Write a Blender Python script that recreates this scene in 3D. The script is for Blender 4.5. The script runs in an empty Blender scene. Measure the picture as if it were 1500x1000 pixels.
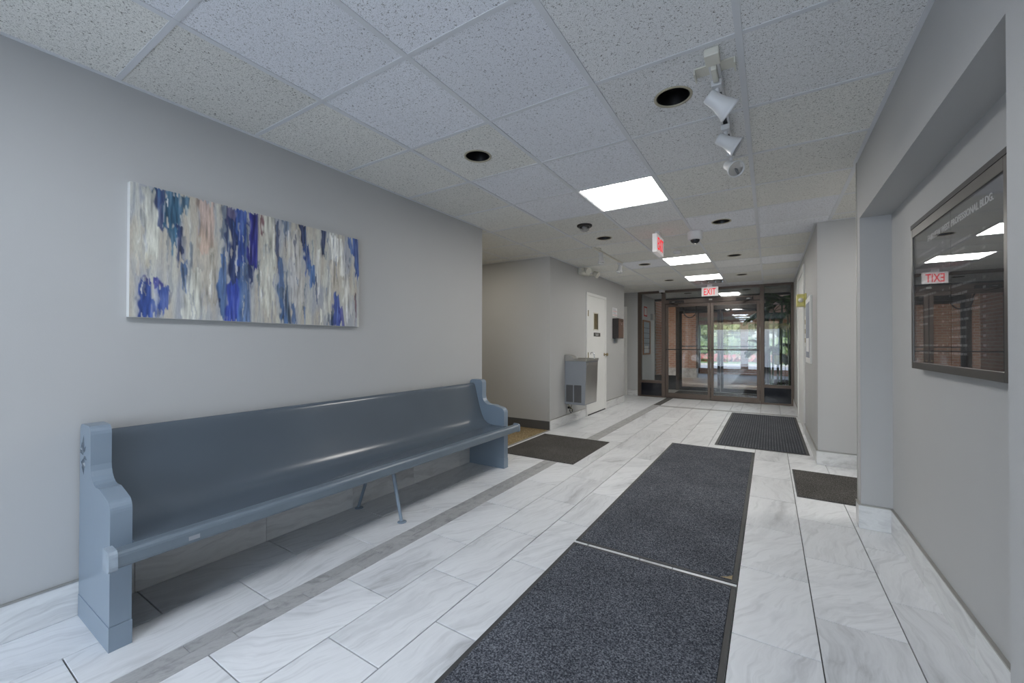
import bpy, bmesh, math, random
import numpy as np
from mathutils import Vector, Matrix, noise as mnoise

random.seed(7)
rng = np.random.default_rng(11)
SC = bpy.context.scene
COL = SC.collection

# ------------------------------------------------------------------ camera
YAW, PITCH, ROLL, FPX = 0.561068, 0.0077844, 0.0016167, 599.45
CAMZ, CEIL = 1.1973, 2.4382
cy_, sy_ = math.cos(YAW), math.sin(YAW)
cp_, sp_ = math.cos(PITCH), math.sin(PITCH)
fwd = Vector((-sy_ * cp_, cy_ * cp_, sp_))
rt0 = Vector((cy_, sy_, 0)).normalized()
up0 = rt0.cross(fwd)
rt = math.cos(ROLL) * rt0 + math.sin(ROLL) * up0
up = -math.sin(ROLL) * rt0 + math.cos(ROLL) * up0
cam_data = bpy.data.cameras.new('camera')
cam_data.sensor_width = 36.0
cam_data.lens = FPX * 36.0 / 1500.0
cam_data.clip_start = 0.02
cam_data.clip_end = 400
cam = bpy.data.objects.new('camera', cam_data)
COL.objects.link(cam)
m3 = Matrix((rt, up, -fwd)).transposed()
cam.matrix_world = Matrix.Translation((0, 0, CAMZ)) @ m3.to_4x4()
SC.camera = cam

# ------------------------------------------------------------------ world, sun, window light, exposure
SC.view_settings.view_transform = 'Standard'
SC.view_settings.look = 'None'
SC.view_settings.gamma = 1.0
SC.view_settings.use_curve_mapping = False
SC.view_settings.exposure = 0.30
world = bpy.data.worlds.new('world')
SC.world = world
world.use_nodes = True
wn = world.node_tree
wn.nodes.clear()
sky = wn.nodes.new('ShaderNodeTexSky')
sky.sky_type = 'NISHITA'
sky.sun_disc = False
sky.sun_elevation = math.radians(48)
sky.sun_rotation = math.radians(200)
sky.air_density = 1.0
sky.dust_density = 3.0
bg = wn.nodes.new('ShaderNodeBackground')
bg.inputs['Strength'].default_value = 0.36
wo = wn.nodes.new('ShaderNodeOutputWorld')
wn.links.new(sky.outputs[0], bg.inputs['Color'])
wn.links.new(bg.outputs[0], wo.inputs['Surface'])

def area_light(name, loc, rot, sx, sy, power, color):
    d = bpy.data.lights.new(name, 'AREA')
    d.shape = 'RECTANGLE'; d.size = sx; d.size_y = sy
    d.energy = power; d.color = color
    o = bpy.data.objects.new(name, d); COL.objects.link(o)
    o.location = loc; o.rotation_euler = rot
    return o

# daylight entering by the glazed wall behind the camera, and by the far entrance
WIN_P, SUN_P, PANEL_E = 60.0, 3.0, 17.5
area_light('window_daylight', (-1.05, -3.0, 1.05), (math.radians(90), 0, 0), 2.9, 1.8, WIN_P, (0.66, 0.80, 1.0))
sd = bpy.data.lights.new('sun', 'SUN'); sd.energy = SUN_P; sd.angle = math.radians(6); sd.color = (1.0, 0.96, 0.9)
so = bpy.data.objects.new('sun', sd); COL.objects.link(so)
so.rotation_euler = (math.radians(38), math.radians(14), math.radians(-30))

try:
    SC.cycles.use_denoising = True
    SC.cycles.max_bounces = 10
    SC.cycles.diffuse_bounces = 6
    SC.cycles.glossy_bounces = 4
    SC.cycles.transparent_max_bounces = 24
    SC.cycles.caustics_reflective = False
    SC.cycles.caustics_refractive = False
    SC.cycles.sample_clamp_indirect = 6.0
except Exception:
    pass

# ------------------------------------------------------------------ materials
def nodes_of(m):
    m.use_nodes = True
    nt = m.node_tree
    return nt, nt.nodes, nt.links

def mat(name, color, rough=0.5, metal=0.0, spec=0.5, var=0.0, vscale=6.0, bump=0.0, bscale=80.0, coat=0.0, emit=None, estr=0.0):
    m = bpy.data.materials.new(name)
    nt, N, L = nodes_of(m)
    b = N['Principled BSDF']
    b.inputs['Base Color'].default_value = (*color, 1)
    b.inputs['Roughness'].default_value = rough
    b.inputs['Metallic'].default_value = metal
    b.inputs['Specular IOR Level'].default_value = spec
    if coat:
        b.inputs['Coat Weight'].default_value = coat
        b.inputs['Coat Roughness'].default_value = 0.15
    if emit:
        b.inputs['Emission Color'].default_value = (*emit, 1)
        b.inputs['Emission Strength'].default_value = estr
    tc = N.new('ShaderNodeTexCoord')
    if var > 0:
        n = N.new('ShaderNodeTexNoise'); n.inputs['Scale'].default_value = vscale; n.inputs['Detail'].default_value = 5
        L.new(tc.outputs['Object'], n.inputs['Vector'])
        r = N.new('ShaderNodeMapRange')
        r.inputs[1].default_value = 0.3; r.inputs[2].default_value = 0.7
        r.inputs[3].default_value = 1 - var; r.inputs[4].default_value = 1 + var
        L.new(n.outputs['Fac'], r.inputs[0])
        mx = N.new('ShaderNodeVectorMath'); mx.operation = 'SCALE'
        mx.inputs[0].default_value = color
        L.new(r.outputs[0], mx.inputs['Scale'])
        L.new(mx.outputs[0], b.inputs['Base Color'])
    if bump > 0:
        n2 = N.new('ShaderNodeTexNoise'); n2.inputs['Scale'].default_value = bscale; n2.inputs['Detail'].default_value = 3
        L.new(tc.outputs['Object'], n2.inputs['Vector'])
        bp = N.new('ShaderNodeBump'); bp.inputs['Strength'].default_value = bump; bp.inputs['Distance'].default_value = 0.004
        L.new(n2.outputs['Fac'], bp.inputs['Height'])
        L.new(bp.outputs[0], b.inputs['Normal'])
    return m

def ramp(N, stops):
    r = N.new('ShaderNodeValToRGB')
    e = r.color_ramp.elements
    while len(e) < len(stops):
        e.new(0.5)
    for k, (p, c) in enumerate(stops):
        e[k].position = p; e[k].color = (*c, 1)
    return r

def mat_marble(name, light, mid, dark, rough=0.32, vs=(5.0, 0.9, 5.0), axis_rot=0.25, amt=1.0):
    m = bpy.data.materials.new(name)
    nt, N, L = nodes_of(m)
    b = N['Principled BSDF']
    tc = N.new('ShaderNodeTexCoord'); oi = N.new('ShaderNodeObjectInfo')
    mulr = N.new('ShaderNodeVectorMath'); mulr.operation = 'SCALE'
    mulr.inputs[0].default_value = (37.0, 53.0, 19.0)
    L.new(oi.outputs['Random'], mulr.inputs['Scale'])
    add = N.new('ShaderNodeVectorMath'); add.operation = 'ADD'
    L.new(tc.outputs['Object'], add.inputs[0]); L.new(mulr.outputs[0], add.inputs[1])
    # the vein direction swings a little from tile to tile
    rotv = N.new('ShaderNodeVectorRotate'); rotv.rotation_type = 'Z_AXIS'
    ma = N.new('ShaderNodeMath'); ma.operation = 'MULTIPLY_ADD'
    ma.inputs[1].default_value = 0.9; ma.inputs[2].default_value = axis_rot - 0.45
    L.new(oi.outputs['Random'], ma.inputs[0]); L.new(ma.outputs[0], rotv.inputs['Angle'])
    L.new(add.outputs[0], rotv.inputs['Vector'])
    wn_ = N.new('ShaderNodeTexNoise'); wn_.inputs['Scale'].default_value = 2.2; wn_.inputs['Detail'].default_value = 3
    L.new(add.outputs[0], wn_.inputs['Vector'])
    sub = N.new('ShaderNodeVectorMath'); sub.operation = 'SUBTRACT'; sub.inputs[1].default_value = (0.5, 0.5, 0.5)
    L.new(wn_.outputs['Color'], sub.inputs[0])
    sc_ = N.new('ShaderNodeVectorMath'); sc_.operation = 'SCALE'; sc_.inputs['Scale'].default_value = 0.24
    L.new(sub.outputs[0], sc_.inputs[0])
    ad2 = N.new('ShaderNodeVectorMath'); ad2.operation = 'ADD'
    L.new(rotv.outputs[0], ad2.inputs[0]); L.new(sc_.outputs[0], ad2.inputs[1])
    mp = N.new('ShaderNodeMapping'); mp.inputs['Scale'].default_value = vs
    L.new(ad2.outputs[0], mp.inputs['Vector'])
    n1 = N.new('ShaderNodeTexNoise'); n1.inputs['Scale'].default_value = 1.0; n1.inputs['Detail'].default_value = 8; n1.inputs['Roughness'].default_value = 0.62
    L.new(mp.outputs[0], n1.inputs['Vector'])
    r = ramp(N, [(0.30, dark), (0.39, mid), (0.47, light), (0.56, tuple(min(1, c * 1.03) for c in light)), (0.66, mid)])
    L.new(n1.outputs['Fac'], r.inputs['Fac'])
    mp2 = N.new('ShaderNodeMapping'); mp2.inputs['Scale'].default_value = tuple(v * q for v, q in zip(vs, (7.0, 2.2, 3.0)))
    L.new(ad2.outputs[0], mp2.inputs['Vector'])
    n2 = N.new('ShaderNodeTexNoise'); n2.inputs['Scale'].default_value = 1.0; n2.inputs['Detail'].default_value = 5; n2.inputs['Roughness'].default_value = 0.6
    L.new(mp2.outputs[0], n2.inputs['Vector'])
    r2 = ramp(N, [(0.34, (0.80, 0.80, 0.80)), (0.50, (1.0, 1.0, 1.0)), (0.66, (0.93, 0.93, 0.93))])
    L.new(n2.outputs['Fac'], r2.inputs['Fac'])
    mg = N.new('ShaderNodeMix'); mg.data_type = 'RGBA'; mg.blend_type = 'MULTIPLY'; mg.inputs[0].default_value = 0.8
    L.new(r.outputs[0], mg.inputs[6]); L.new(r2.outputs[0], mg.inputs[7])
    hs = N.new('ShaderNodeHueSaturation')
    vv = N.new('ShaderNodeMapRange'); vv.inputs[3].default_value = 0.93; vv.inputs[4].default_value = 1.05
    L.new(oi.outputs['Random'], vv.inputs[0]); L.new(vv.outputs[0], hs.inputs['Value'])
    L.new(mg.outputs[2], hs.inputs['Color'])
    L.new(hs.outputs[0], b.inputs['Base Color'])
    b.inputs['Roughness'].default_value = rough
    b.inputs['Specular IOR Level'].default_value = 0.4
    return m

def mat_ceiltile(name, color, fleck=1.0):
    m = bpy.data.materials.new(name)
    nt, N, L = nodes_of(m)
    b = N['Principled BSDF']; b.inputs['Roughness'].default_value = 0.95; b.inputs['Specular IOR Level'].default_value = 0.1
    tc = N.new('ShaderNodeTexCoord'); oi = N.new('ShaderNodeObjectInfo')
    mulr = N.new('ShaderNodeVectorMath'); mulr.operation = 'SCALE'; mulr.inputs[0].default_value = (31.0, 17.0, 5.0)
    L.new(oi.outputs['Random'], mulr.inputs['Scale'])
    add = N.new('ShaderNodeVectorMath'); add.operation = 'ADD'
    L.new(tc.outputs['Object'], add.inputs[0]); L.new(mulr.outputs[0], add.inputs[1])
    n1 = N.new('ShaderNodeTexNoise'); n1.inputs['Scale'].default_value = 118.0; n1.inputs['Detail'].default_value = 2.5; n1.inputs['Distortion'].default_value = 1.2
    L.new(add.outputs[0], n1.inputs['Vector'])
    r1 = ramp(N, [(0.33, (0.30, 0.29, 0.27)), (0.40, (1, 1, 1))])
    L.new(n1.outputs['Fac'], r1.inputs['Fac'])
    n2 = N.new('ShaderNodeTexNoise'); n2.inputs['Scale'].default_value = 260.0; n2.inputs['Detail'].default_value = 2
    L.new(add.outputs[0], n2.inputs['Vector'])
    r2 = ramp(N, [(0.32, (0.62, 0.62, 0.60)), (0.48, (1, 1, 1))])
    L.new(n2.outputs['Fac'], r2.inputs['Fac'])
    mA = N.new('ShaderNodeMix'); mA.data_type = 'RGBA'; mA.blend_type = 'MULTIPLY'; mA.inputs[0].default_value = fleck
    mA.inputs[6].default_value = (*color, 1); L.new(r1.outputs[0], mA.inputs[7])
    mB = N.new('ShaderNodeMix'); mB.data_type = 'RGBA'; mB.blend_type = 'MULTIPLY'; mB.inputs[0].default_value = fleck
    L.new(mA.outputs[2], mB.inputs[6]); L.new(r2.outputs[0], mB.inputs[7])
    hs = N.new('ShaderNodeHueSaturation')
    vv = N.new('ShaderNodeMapRange'); vv.inputs[3].default_value = 0.95; vv.inputs[4].default_value = 1.04
    L.new(oi.outputs['Random'], vv.inputs[0]); L.new(vv.outputs[0], hs.inputs['Value'])
    L.new(mB.outputs[2], hs.inputs['Color']); L.new(hs.outputs[0], b.inputs['Base Color'])
    bp = N.new('ShaderNodeBump'); bp.inputs['Strength'].default_value = 0.4; bp.inputs['Distance'].default_value = 0.003
    L.new(n1.outputs['Fac'], bp.inputs['Height']); L.new(bp.outputs[0], b.inputs['Normal'])
    return m

def mat_carpet(name, dark, light, scale=170.0, bias=0.5, rib=0.0):
    m = bpy.data.materials.new(name)
    nt, N, L = nodes_of(m)
    b = N['Principled BSDF']; b.inputs['Roughness'].default_value = 1.0; b.inputs['Specular IOR Level'].default_value = 0.05
    tc = N.new('ShaderNodeTexCoord')
    n1 = N.new('ShaderNodeTexNoise'); n1.inputs['Scale'].default_value = scale; n1.inputs['Detail'].default_value = 2; n1.inputs['Roughness'].default_value = 0.7
    L.new(tc.outputs['Object'], n1.inputs['Vector'])
    r = ramp(N, [(bias - 0.12, dark), (bias + 0.06, tuple((a + c) / 2 for a, c in zip(dark, light))), (bias + 0.16, light)])
    L.new(n1.outputs['Fac'], r.inputs['Fac'])
    n3 = N.new('ShaderNodeTexNoise'); n3.inputs['Scale'].default_value = 2.5; n3.inputs['Detail'].default_value = 4
    L.new(tc.outputs['Object'], n3.inputs['Vector'])
    vv = N.new('ShaderNodeMapRange'); vv.inputs[1].default_value = 0.3; vv.inputs[2].default_value = 0.7; vv.inputs[3].default_value = 0.82; vv.inputs[4].default_value = 1.15
    L.new(n3.outputs['Fac'], vv.inputs[0])
    hs = N.new('ShaderNodeHueSaturation'); L.new(vv.outputs[0], hs.inputs['Value']); L.new(r.outputs[0], hs.inputs['Color'])
    L.new(hs.outputs[0], b.inputs['Base Color'])
    bp = N.new('ShaderNodeBump'); bp.inputs['Strength'].default_value = 0.8; bp.inputs['Distance'].default_value = 0.004
    if rib > 0:
        w = N.new('ShaderNodeTexWave'); w.wave_type = 'BANDS'; w.bands_direction = 'X'; w.inputs['Scale'].default_value = rib
        L.new(tc.outputs['Object'], w.inputs['Vector'])
        w2 = N.new('ShaderNodeTexWave'); w2.wave_type = 'BANDS'; w2.bands_direction = 'Y'; w2.inputs['Scale'].default_value = rib * 0.7
        L.new(tc.outputs['Object'], w2.inputs['Vector'])
        mm = N.new('ShaderNodeMath'); mm.operation = 'MULTIPLY'; L.new(w.outputs['Fac'], mm.inputs[0]); L.new(w2.outputs['Fac'], mm.inputs[1])
        L.new(mm.outputs[0], bp.inputs['Height'])
        mxx = N.new('ShaderNodeMix'); mxx.data_type = 'RGBA'; mxx.blend_type = 'MIX'
        L.new(mm.outputs[0], mxx.inputs[0]); mxx.inputs[6].default_value = (*[c * 0.8 for c in dark], 1)
        L.new(hs.outputs[0], mxx.inputs[7]); L.new(mxx.outputs[2], b.inputs['Base Color'])
        bp.inputs['Distance'].default_value = 0.006
    else:
        L.new(n1.outputs['Fac'], bp.inputs['Height'])
    L.new(bp.outputs[0], b.inputs['Normal'])
    return m

def mat_glass(name, tint=(0.93, 0.95, 0.95), f0=0.035):
    m = bpy.data.materials.new(name)
    nt, N, L = nodes_of(m)
    N.clear()
    out = N.new('ShaderNodeOutputMaterial')
    g = N.new('ShaderNodeNewGeometry')
    dot = N.new('ShaderNodeVectorMath'); dot.operation = 'DOT_PRODUCT'
    L.new(g.outputs['Incoming'], dot.inputs[0]); L.new(g.outputs['Normal'], dot.inputs[1])
    ab = N.new('ShaderNodeMath'); ab.operation = 'ABSOLUTE'; L.new(dot.outputs['Value'], ab.inputs[0])
    om = N.new('ShaderNodeMath'); om.operation = 'SUBTRACT'; om.inputs[0].default_value = 1.0; L.new(ab.outputs[0], om.inputs[1])
    pw = N.new('ShaderNodeMath'); pw.operation = 'POWER'; L.new(om.outputs[0], pw.inputs[0]); pw.inputs[1].default_value = 5.0
    fr = N.new('ShaderNodeMath'); fr.operation = 'MULTIPLY_ADD'; L.new(pw.outputs[0], fr.inputs[0]); fr.inputs[1].default_value = 1 - f0; fr.inputs[2].default_value = f0
    t = N.new('ShaderNodeBsdfTransparent'); t.inputs['Color'].default_value = (*tint, 1)
    gl = N.new('ShaderNodeBsdfGlossy'); gl.inputs['Roughness'].default_value = 0.0; gl.inputs['Color'].default_value = (0.95, 0.97, 1, 1)
    mx = N.new('ShaderNodeMixShader')
    L.new(fr.outputs[0], mx.inputs[0]); L.new(t.outputs[0], mx.inputs[1]); L.new(gl.outputs[0], mx.inputs[2])
    L.new(mx.outputs[0], out.inputs['Surface'])
    return m

def mat_brick(name, c1, c2, mortar, bump=True):
    m = bpy.data.materials.new(name)
    nt, N, L = nodes_of(m)
    b = N['Principled BSDF']; b.inputs['Roughness'].default_value = 0.9
    tc = N.new('ShaderNodeTexCoord')
    sx = N.new('ShaderNodeSeparateXYZ'); L.new(tc.outputs['Object'], sx.inputs[0])
    ad = N.new('ShaderNodeMath'); ad.operation = 'ADD'; L.new(sx.outputs[0], ad.inputs[0]); L.new(sx.outputs[1], ad.inputs[1])
    cx = N.new('ShaderNodeCombineXYZ'); L.new(ad.outputs[0], cx.inputs[0]); L.new(sx.outputs[2], cx.inputs[1])
    br = N.new('ShaderNodeTexBrick'); br.inputs['Scale'].default_value = 1.0
    br.inputs['Brick Width'].default_value = 0.21; br.inputs['Row Height'].default_value = 0.075; br.inputs['Mortar Size'].default_value = 0.008
    br.inputs['Color1'].default_value = (*c1, 1); br.inputs['Color2'].default_value = (*c2, 1); br.inputs['Mortar'].default_value = (*mortar, 1)
    L.new(cx.outputs[0], br.inputs['Vector']); L.new(br.outputs['Color'], b.inputs['Base Color'])
    bp = N.new('ShaderNodeBump'); bp.invert = True; bp.inputs['Distance'].default_value = 0.006
    L.new(br.outputs['Fac'], bp.inputs['Height']); L.new(bp.outputs[0], b.inputs['Normal'])
    return m

def mat_leaf(name, c1, c2, scale=3.0):
    m = bpy.data.materials.new(name)
    nt, N, L = nodes_of(m)
    b = N['Principled BSDF']; b.inputs['Roughness'].default_value = 0.6
    tc = N.new('ShaderNodeTexCoord')
    n = N.new('ShaderNodeTexNoise'); n.inputs['Scale'].default_value = scale; n.inputs['Detail'].default_value = 6
    L.new(tc.outputs['Object'], n.inputs['Vector'])
    r = ramp(N, [(0.35, c1), (0.62, c2)]); L.new(n.outputs['Fac'], r.inputs['Fac']); L.new(r.outputs[0], b.inputs['Base Color'])
    return m

M = {}
M['wall'] = mat('wall_paint', (0.445, 0.445, 0.44), 0.55, spec=0.35, bump=0.05, bscale=180, var=0.012, vscale=1.5)
M['wall_cream'] = mat('wall_cream', (0.50, 0.475, 0.42), 0.6, spec=0.3, var=0.015, vscale=1.5)
M['white_paint'] = mat('white_paint', (0.72, 0.72, 0.70), 0.45, var=0.015, vscale=4)
M['tile'] = mat_marble('marble_tile', (0.70, 0.71, 0.725), (0.62, 0.63, 0.645), (0.44, 0.445, 0.455), vs=(5.0, 0.75, 5.0))
M['tile_base'] = mat_marble('marble_base', (0.66, 0.665, 0.66), (0.58, 0.58, 0.58), (0.46, 0.46, 0.46), rough=0.35, vs=(2.0, 1.0, 9.0), axis_rot=0.0)
M['border'] = mat_marble('grey_stone', (0.38, 0.38, 0.38), (0.31, 0.31, 0.31), (0.24, 0.24, 0.24), rough=0.45, vs=(14, 10, 10))
M['grout'] = mat('grout', (0.10, 0.096, 0.09), 0.9, var=0.1, vscale=20)
M['ct_cool'] = mat_ceiltile('ceiling_tile_cool', (0.83, 0.84, 0.88), 0.85)
M['ct_warm'] = mat_ceiltile('ceiling_tile_warm', (0.80, 0.79, 0.75), 1.0)
M['ct_mid'] = mat_ceiltile('ceiling_tile_mid', (0.82, 0.82, 0.82), 0.95)
M['tbar'] = mat('ceiling_bar', (0.66, 0.67, 0.69), 0.45, var=0.02, vscale=3)
M['plenum'] = mat('plenum', (0.10, 0.10, 0.10), 0.9, var=0.05)
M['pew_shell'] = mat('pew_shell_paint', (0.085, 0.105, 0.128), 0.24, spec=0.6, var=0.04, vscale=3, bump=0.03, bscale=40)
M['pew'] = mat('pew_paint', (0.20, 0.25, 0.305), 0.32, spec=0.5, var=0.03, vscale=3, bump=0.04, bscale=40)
M['pew_mid'] = mat('pew_nosing_paint', (0.135, 0.168, 0.20), 0.34, var=0.05, vscale=9)
M['pew_chip'] = mat('pew_worn_paint', (0.28, 0.33, 0.38), 0.35, var=0.12, vscale=20)
M['bronze'] = mat('bronze_frame', (0.105, 0.078, 0.062), 0.38, metal=0.35, var=0.06, vscale=8)
M['bronze_dk'] = mat('bronze_dark', (0.03, 0.025, 0.023), 0.4, metal=0.3, var=0.05)
M['case'] = mat('case_bronze', (0.10, 0.092, 0.085), 0.35, metal=0.6, var=0.04)
M['black'] = mat('black', (0.008, 0.008, 0.009), 0.5, var=0.05)
M['black_gloss'] = mat('black_gloss', (0.006, 0.007, 0.012), 0.12, spec=0.6, var=0.05)
M['board'] = mat('letter_board', (0.055, 0.056, 0.058), 0.8, var=0.05, vscale=10)
M['letter'] = mat('letter_grey', (0.55, 0.55, 0.55), 0.6, var=0.03)
M['letter_title'] = mat('letter_title', (0.88, 0.88, 0.88), 0.6, var=0.02)
M['letter_dim'] = mat('letter_dim', (0.27, 0.27, 0.275), 0.6, var=0.03)
M['steel'] = mat('stainless', (0.50, 0.49, 0.47), 0.30, metal=0.9, var=0.04, vscale=5)
M['steel_paint'] = mat('grey_panel', (0.30, 0.32, 0.35), 0.4, metal=0.3, var=0.03)
M['grille'] = mat('grille_dark', (0.12, 0.12, 0.125), 0.5, metal=0.3, var=0.05)
M['chrome'] = mat('chrome', (0.7, 0.7, 0.7), 0.12, metal=1.0, var=0.02)
M['brass'] = mat('brass', (0.32, 0.26, 0.16), 0.3, metal=0.9, var=0.03)
M['cream'] = mat('cream_plastic', (0.66, 0.64, 0.56), 0.45, var=0.03)
M['white_pl'] = mat('white_plastic', (0.70, 0.70, 0.70), 0.4, var=0.02)
M['yellow'] = mat('yellow_plastic', (0.62, 0.57, 0.20), 0.4, var=0.10, vscale=30)
M['glass'] = mat_glass('clear_glass')
M['glass_case'] = mat_glass('case_glass', (0.97, 0.97, 0.97), 0.12)
M['dome_glass'] = mat_glass('dome_glass', (0.8, 0.8, 0.82), 0.06)
M['mat_dark'] = mat_carpet('mat_carpet', (0.030, 0.033, 0.042), (0.205, 0.215, 0.24), 150, 0.50)
M['mat_brown'] = mat_carpet('mat_carpet_brown', (0.04, 0.038, 0.035), (0.155, 0.148, 0.14), 120, 0.50)
M['mat_ribbed'] = mat_carpet('mat_carpet_ribbed', (0.065, 0.07, 0.08), (0.29, 0.30, 0.33), 160, 0.46, rib=11)
M['rubber'] = mat('mat_rubber', (0.045, 0.045, 0.045), 0.6, var=0.08, vscale=20)
M['tan_carpet'] = mat_carpet('tan_carpet', (0.17, 0.125, 0.065), (0.38, 0.30, 0.19), 60, 0.5)
M['rubber_base'] = mat('rubber_base', (0.085, 0.085, 0.085), 0.5, var=0.04)
M['metal_trim'] = mat('metal_trim', (0.42, 0.41, 0.38), 0.4, metal=0.7, var=0.03)
M['wood'] = mat('notice_wood', (0.30, 0.14, 0.07), 0.5, var=0.15, vscale=25)
M['paper'] = mat('paper', (0.72, 0.72, 0.72), 0.8, var=0.02)
M['red_print'] = mat('red_print', (0.55, 0.05, 0.05), 0.7, var=0.02)
M['grey_print'] = mat('grey_print', (0.25, 0.27, 0.32), 0.7, var=0.05)
M['brick'] = mat_brick('red_brick', (0.44, 0.22, 0.145), (0.54, 0.31, 0.22), (0.56, 0.50, 0.43))
M['stone'] = mat('pale_stone', (0.50, 0.47, 0.44), 0.9, var=0.25, vscale=9, bump=0.5, bscale=12)
M['porch_floor'] = mat('porch_floor', (0.62, 0.56, 0.48), 0.6, var=0.07, vscale=2)
M['soffit'] = mat('soffit_wood', (0.66, 0.50, 0.40), 0.7, var=0.06, vscale=1.5)
M['fascia'] = mat('fascia', (0.50, 0.47, 0.32), 0.7, var=0.06)
M['asphalt'] = mat('asphalt', (0.24, 0.24, 0.255), 0.9, var=0.08, vscale=1)
M['concrete'] = mat('concrete', (0.36, 0.355, 0.34), 0.85, var=0.06, vscale=2)
M['lawn'] = mat_leaf('lawn', (0.07, 0.12, 0.03), (0.15, 0.20, 0.075), 4)
M['tree_leaf'] = mat_leaf('tree_leaves', (0.02, 0.04, 0.012), (0.11, 0.16, 0.055), 3.5)
M['tree_leaf2'] = mat_leaf('tree_leaves_light', (0.035, 0.06, 0.02), (0.16, 0.20, 0.085), 3)
M['bark'] = mat('bark', (0.12, 0.09, 0.07), 0.9, var=0.2, vscale=12)
M['red_flower'] = mat_leaf('red_flowers', (0.05, 0.09, 0.03), (0.27, 0.045, 0.055), 5)
M['palm_leaf'] = mat_leaf('palm_leaf', (0.012, 0.035, 0.012), (0.05, 0.13, 0.03), 14)
M['palm_pale'] = mat_leaf('palm_leaf_pale', (0.18, 0.17, 0.07), (0.34, 0.30, 0.15), 14)
M['cane'] = mat('bamboo_cane', (0.05, 0.085, 0.035), 0.4, var=0.3, vscale=14)
M['pebble'] = mat('white_pebble', (0.62, 0.62, 0.60), 0.7, var=0.15, vscale=20)
M['baffle'] = mat('can_baffle', (0.006, 0.005, 0.005), 0.35, var=0.1)
M['ring'] = mat('can_ring', (0.42, 0.38, 0.28), 0.4, var=0.05)
M['vent'] = mat('vent_metal', (0.50, 0.50, 0.50), 0.4, metal=0.2, var=0.03)

def mat_emit(name, color, strength):
    m = bpy.data.materials.new(name)
    nt, N, L = nodes_of(m); N.clear()
    o = N.new('ShaderNodeOutputMaterial'); e = N.new('ShaderNodeEmission')
    e.inputs['Color'].default_value = (*color, 1); e.inputs['Strength'].default_value = strength
    L.new(e.outputs[0], o.inputs['Surface'])
    return m
M['panel'] = mat_emit('light_diffuser', (1.0, 0.975, 0.93), PANEL_E)
M['panel_dim'] = mat_emit('light_diffuser_dim', (1.0, 0.93, 0.80), 8.0)
M['panel_near'] = mat_emit('light_diffuser_near', (0.86, 0.92, 1.0), 19.0)  # unseen panels behind the camera, tinted cool to carry part of the window daylight
M['exit_red'] = mat_emit('exit_letters_lit', (1.0, 0.05, 0.07), 0.75)
M['exit_face'] = mat('exit_face', (0.66, 0.66, 0.66), 0.45, var=0.02, emit=(1.0, 0.92, 0.88), estr=0.16)

def mat_vcol(name):
    m = bpy.data.materials.new(name)
    nt, N, L = nodes_of(m)
    b = N['Principled BSDF']; b.inputs['Roughness'].default_value = 0.55
    a = N.new('ShaderNodeVertexColor'); a.layer_name = 'paint'
    tc = N.new('ShaderNodeTexCoord')
    mp = N.new('ShaderNodeMapping'); mp.inputs['Scale'].default_value = (1, 260, 30)
    L.new(tc.outputs['Object'], mp.inputs['Vector'])
    n = N.new('ShaderNodeTexNoise'); n.inputs['Scale'].default_value = 1.0; n.inputs['Detail'].default_value = 3
    L.new(mp.outputs[0], n.inputs['Vector'])
    r = N.new('ShaderNodeMapRange'); r.inputs[1].default_value = 0.3; r.inputs[2].default_value = 0.7; r.inputs[3].default_value = 0.86; r.inputs[4].default_value = 1.12
    L.new(n.outputs['Fac'], r.inputs[0])
    hs = N.new('ShaderNodeHueSaturation'); L.new(r.outputs[0], hs.inputs['Value']); L.new(a.outputs['Color'], hs.inputs['Color'])
    L.new(hs.outputs[0], b.inputs['Base Color'])
    bp = N.new('ShaderNodeBump'); bp.inputs['Strength'].default_value = 0.5; bp.inputs['Distance'].default_value = 0.002
    L.new(n.outputs['Fac'], bp.inputs['Height']); L.new(bp.outputs[0], b.inputs['Normal'])
    return m
M['painting'] = mat_vcol('abstract_paint')

# ------------------------------------------------------------------ mesh helpers
def frame_of(d):
    d = Vector(d).normalized()
    a = Vector((0, 0, 1)) if abs(d.z) < 0.9 else Vector((1, 0, 0))
    u = d.cross(a).normalized(); v = d.cross(u).normalized()
    return d, u, v

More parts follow.
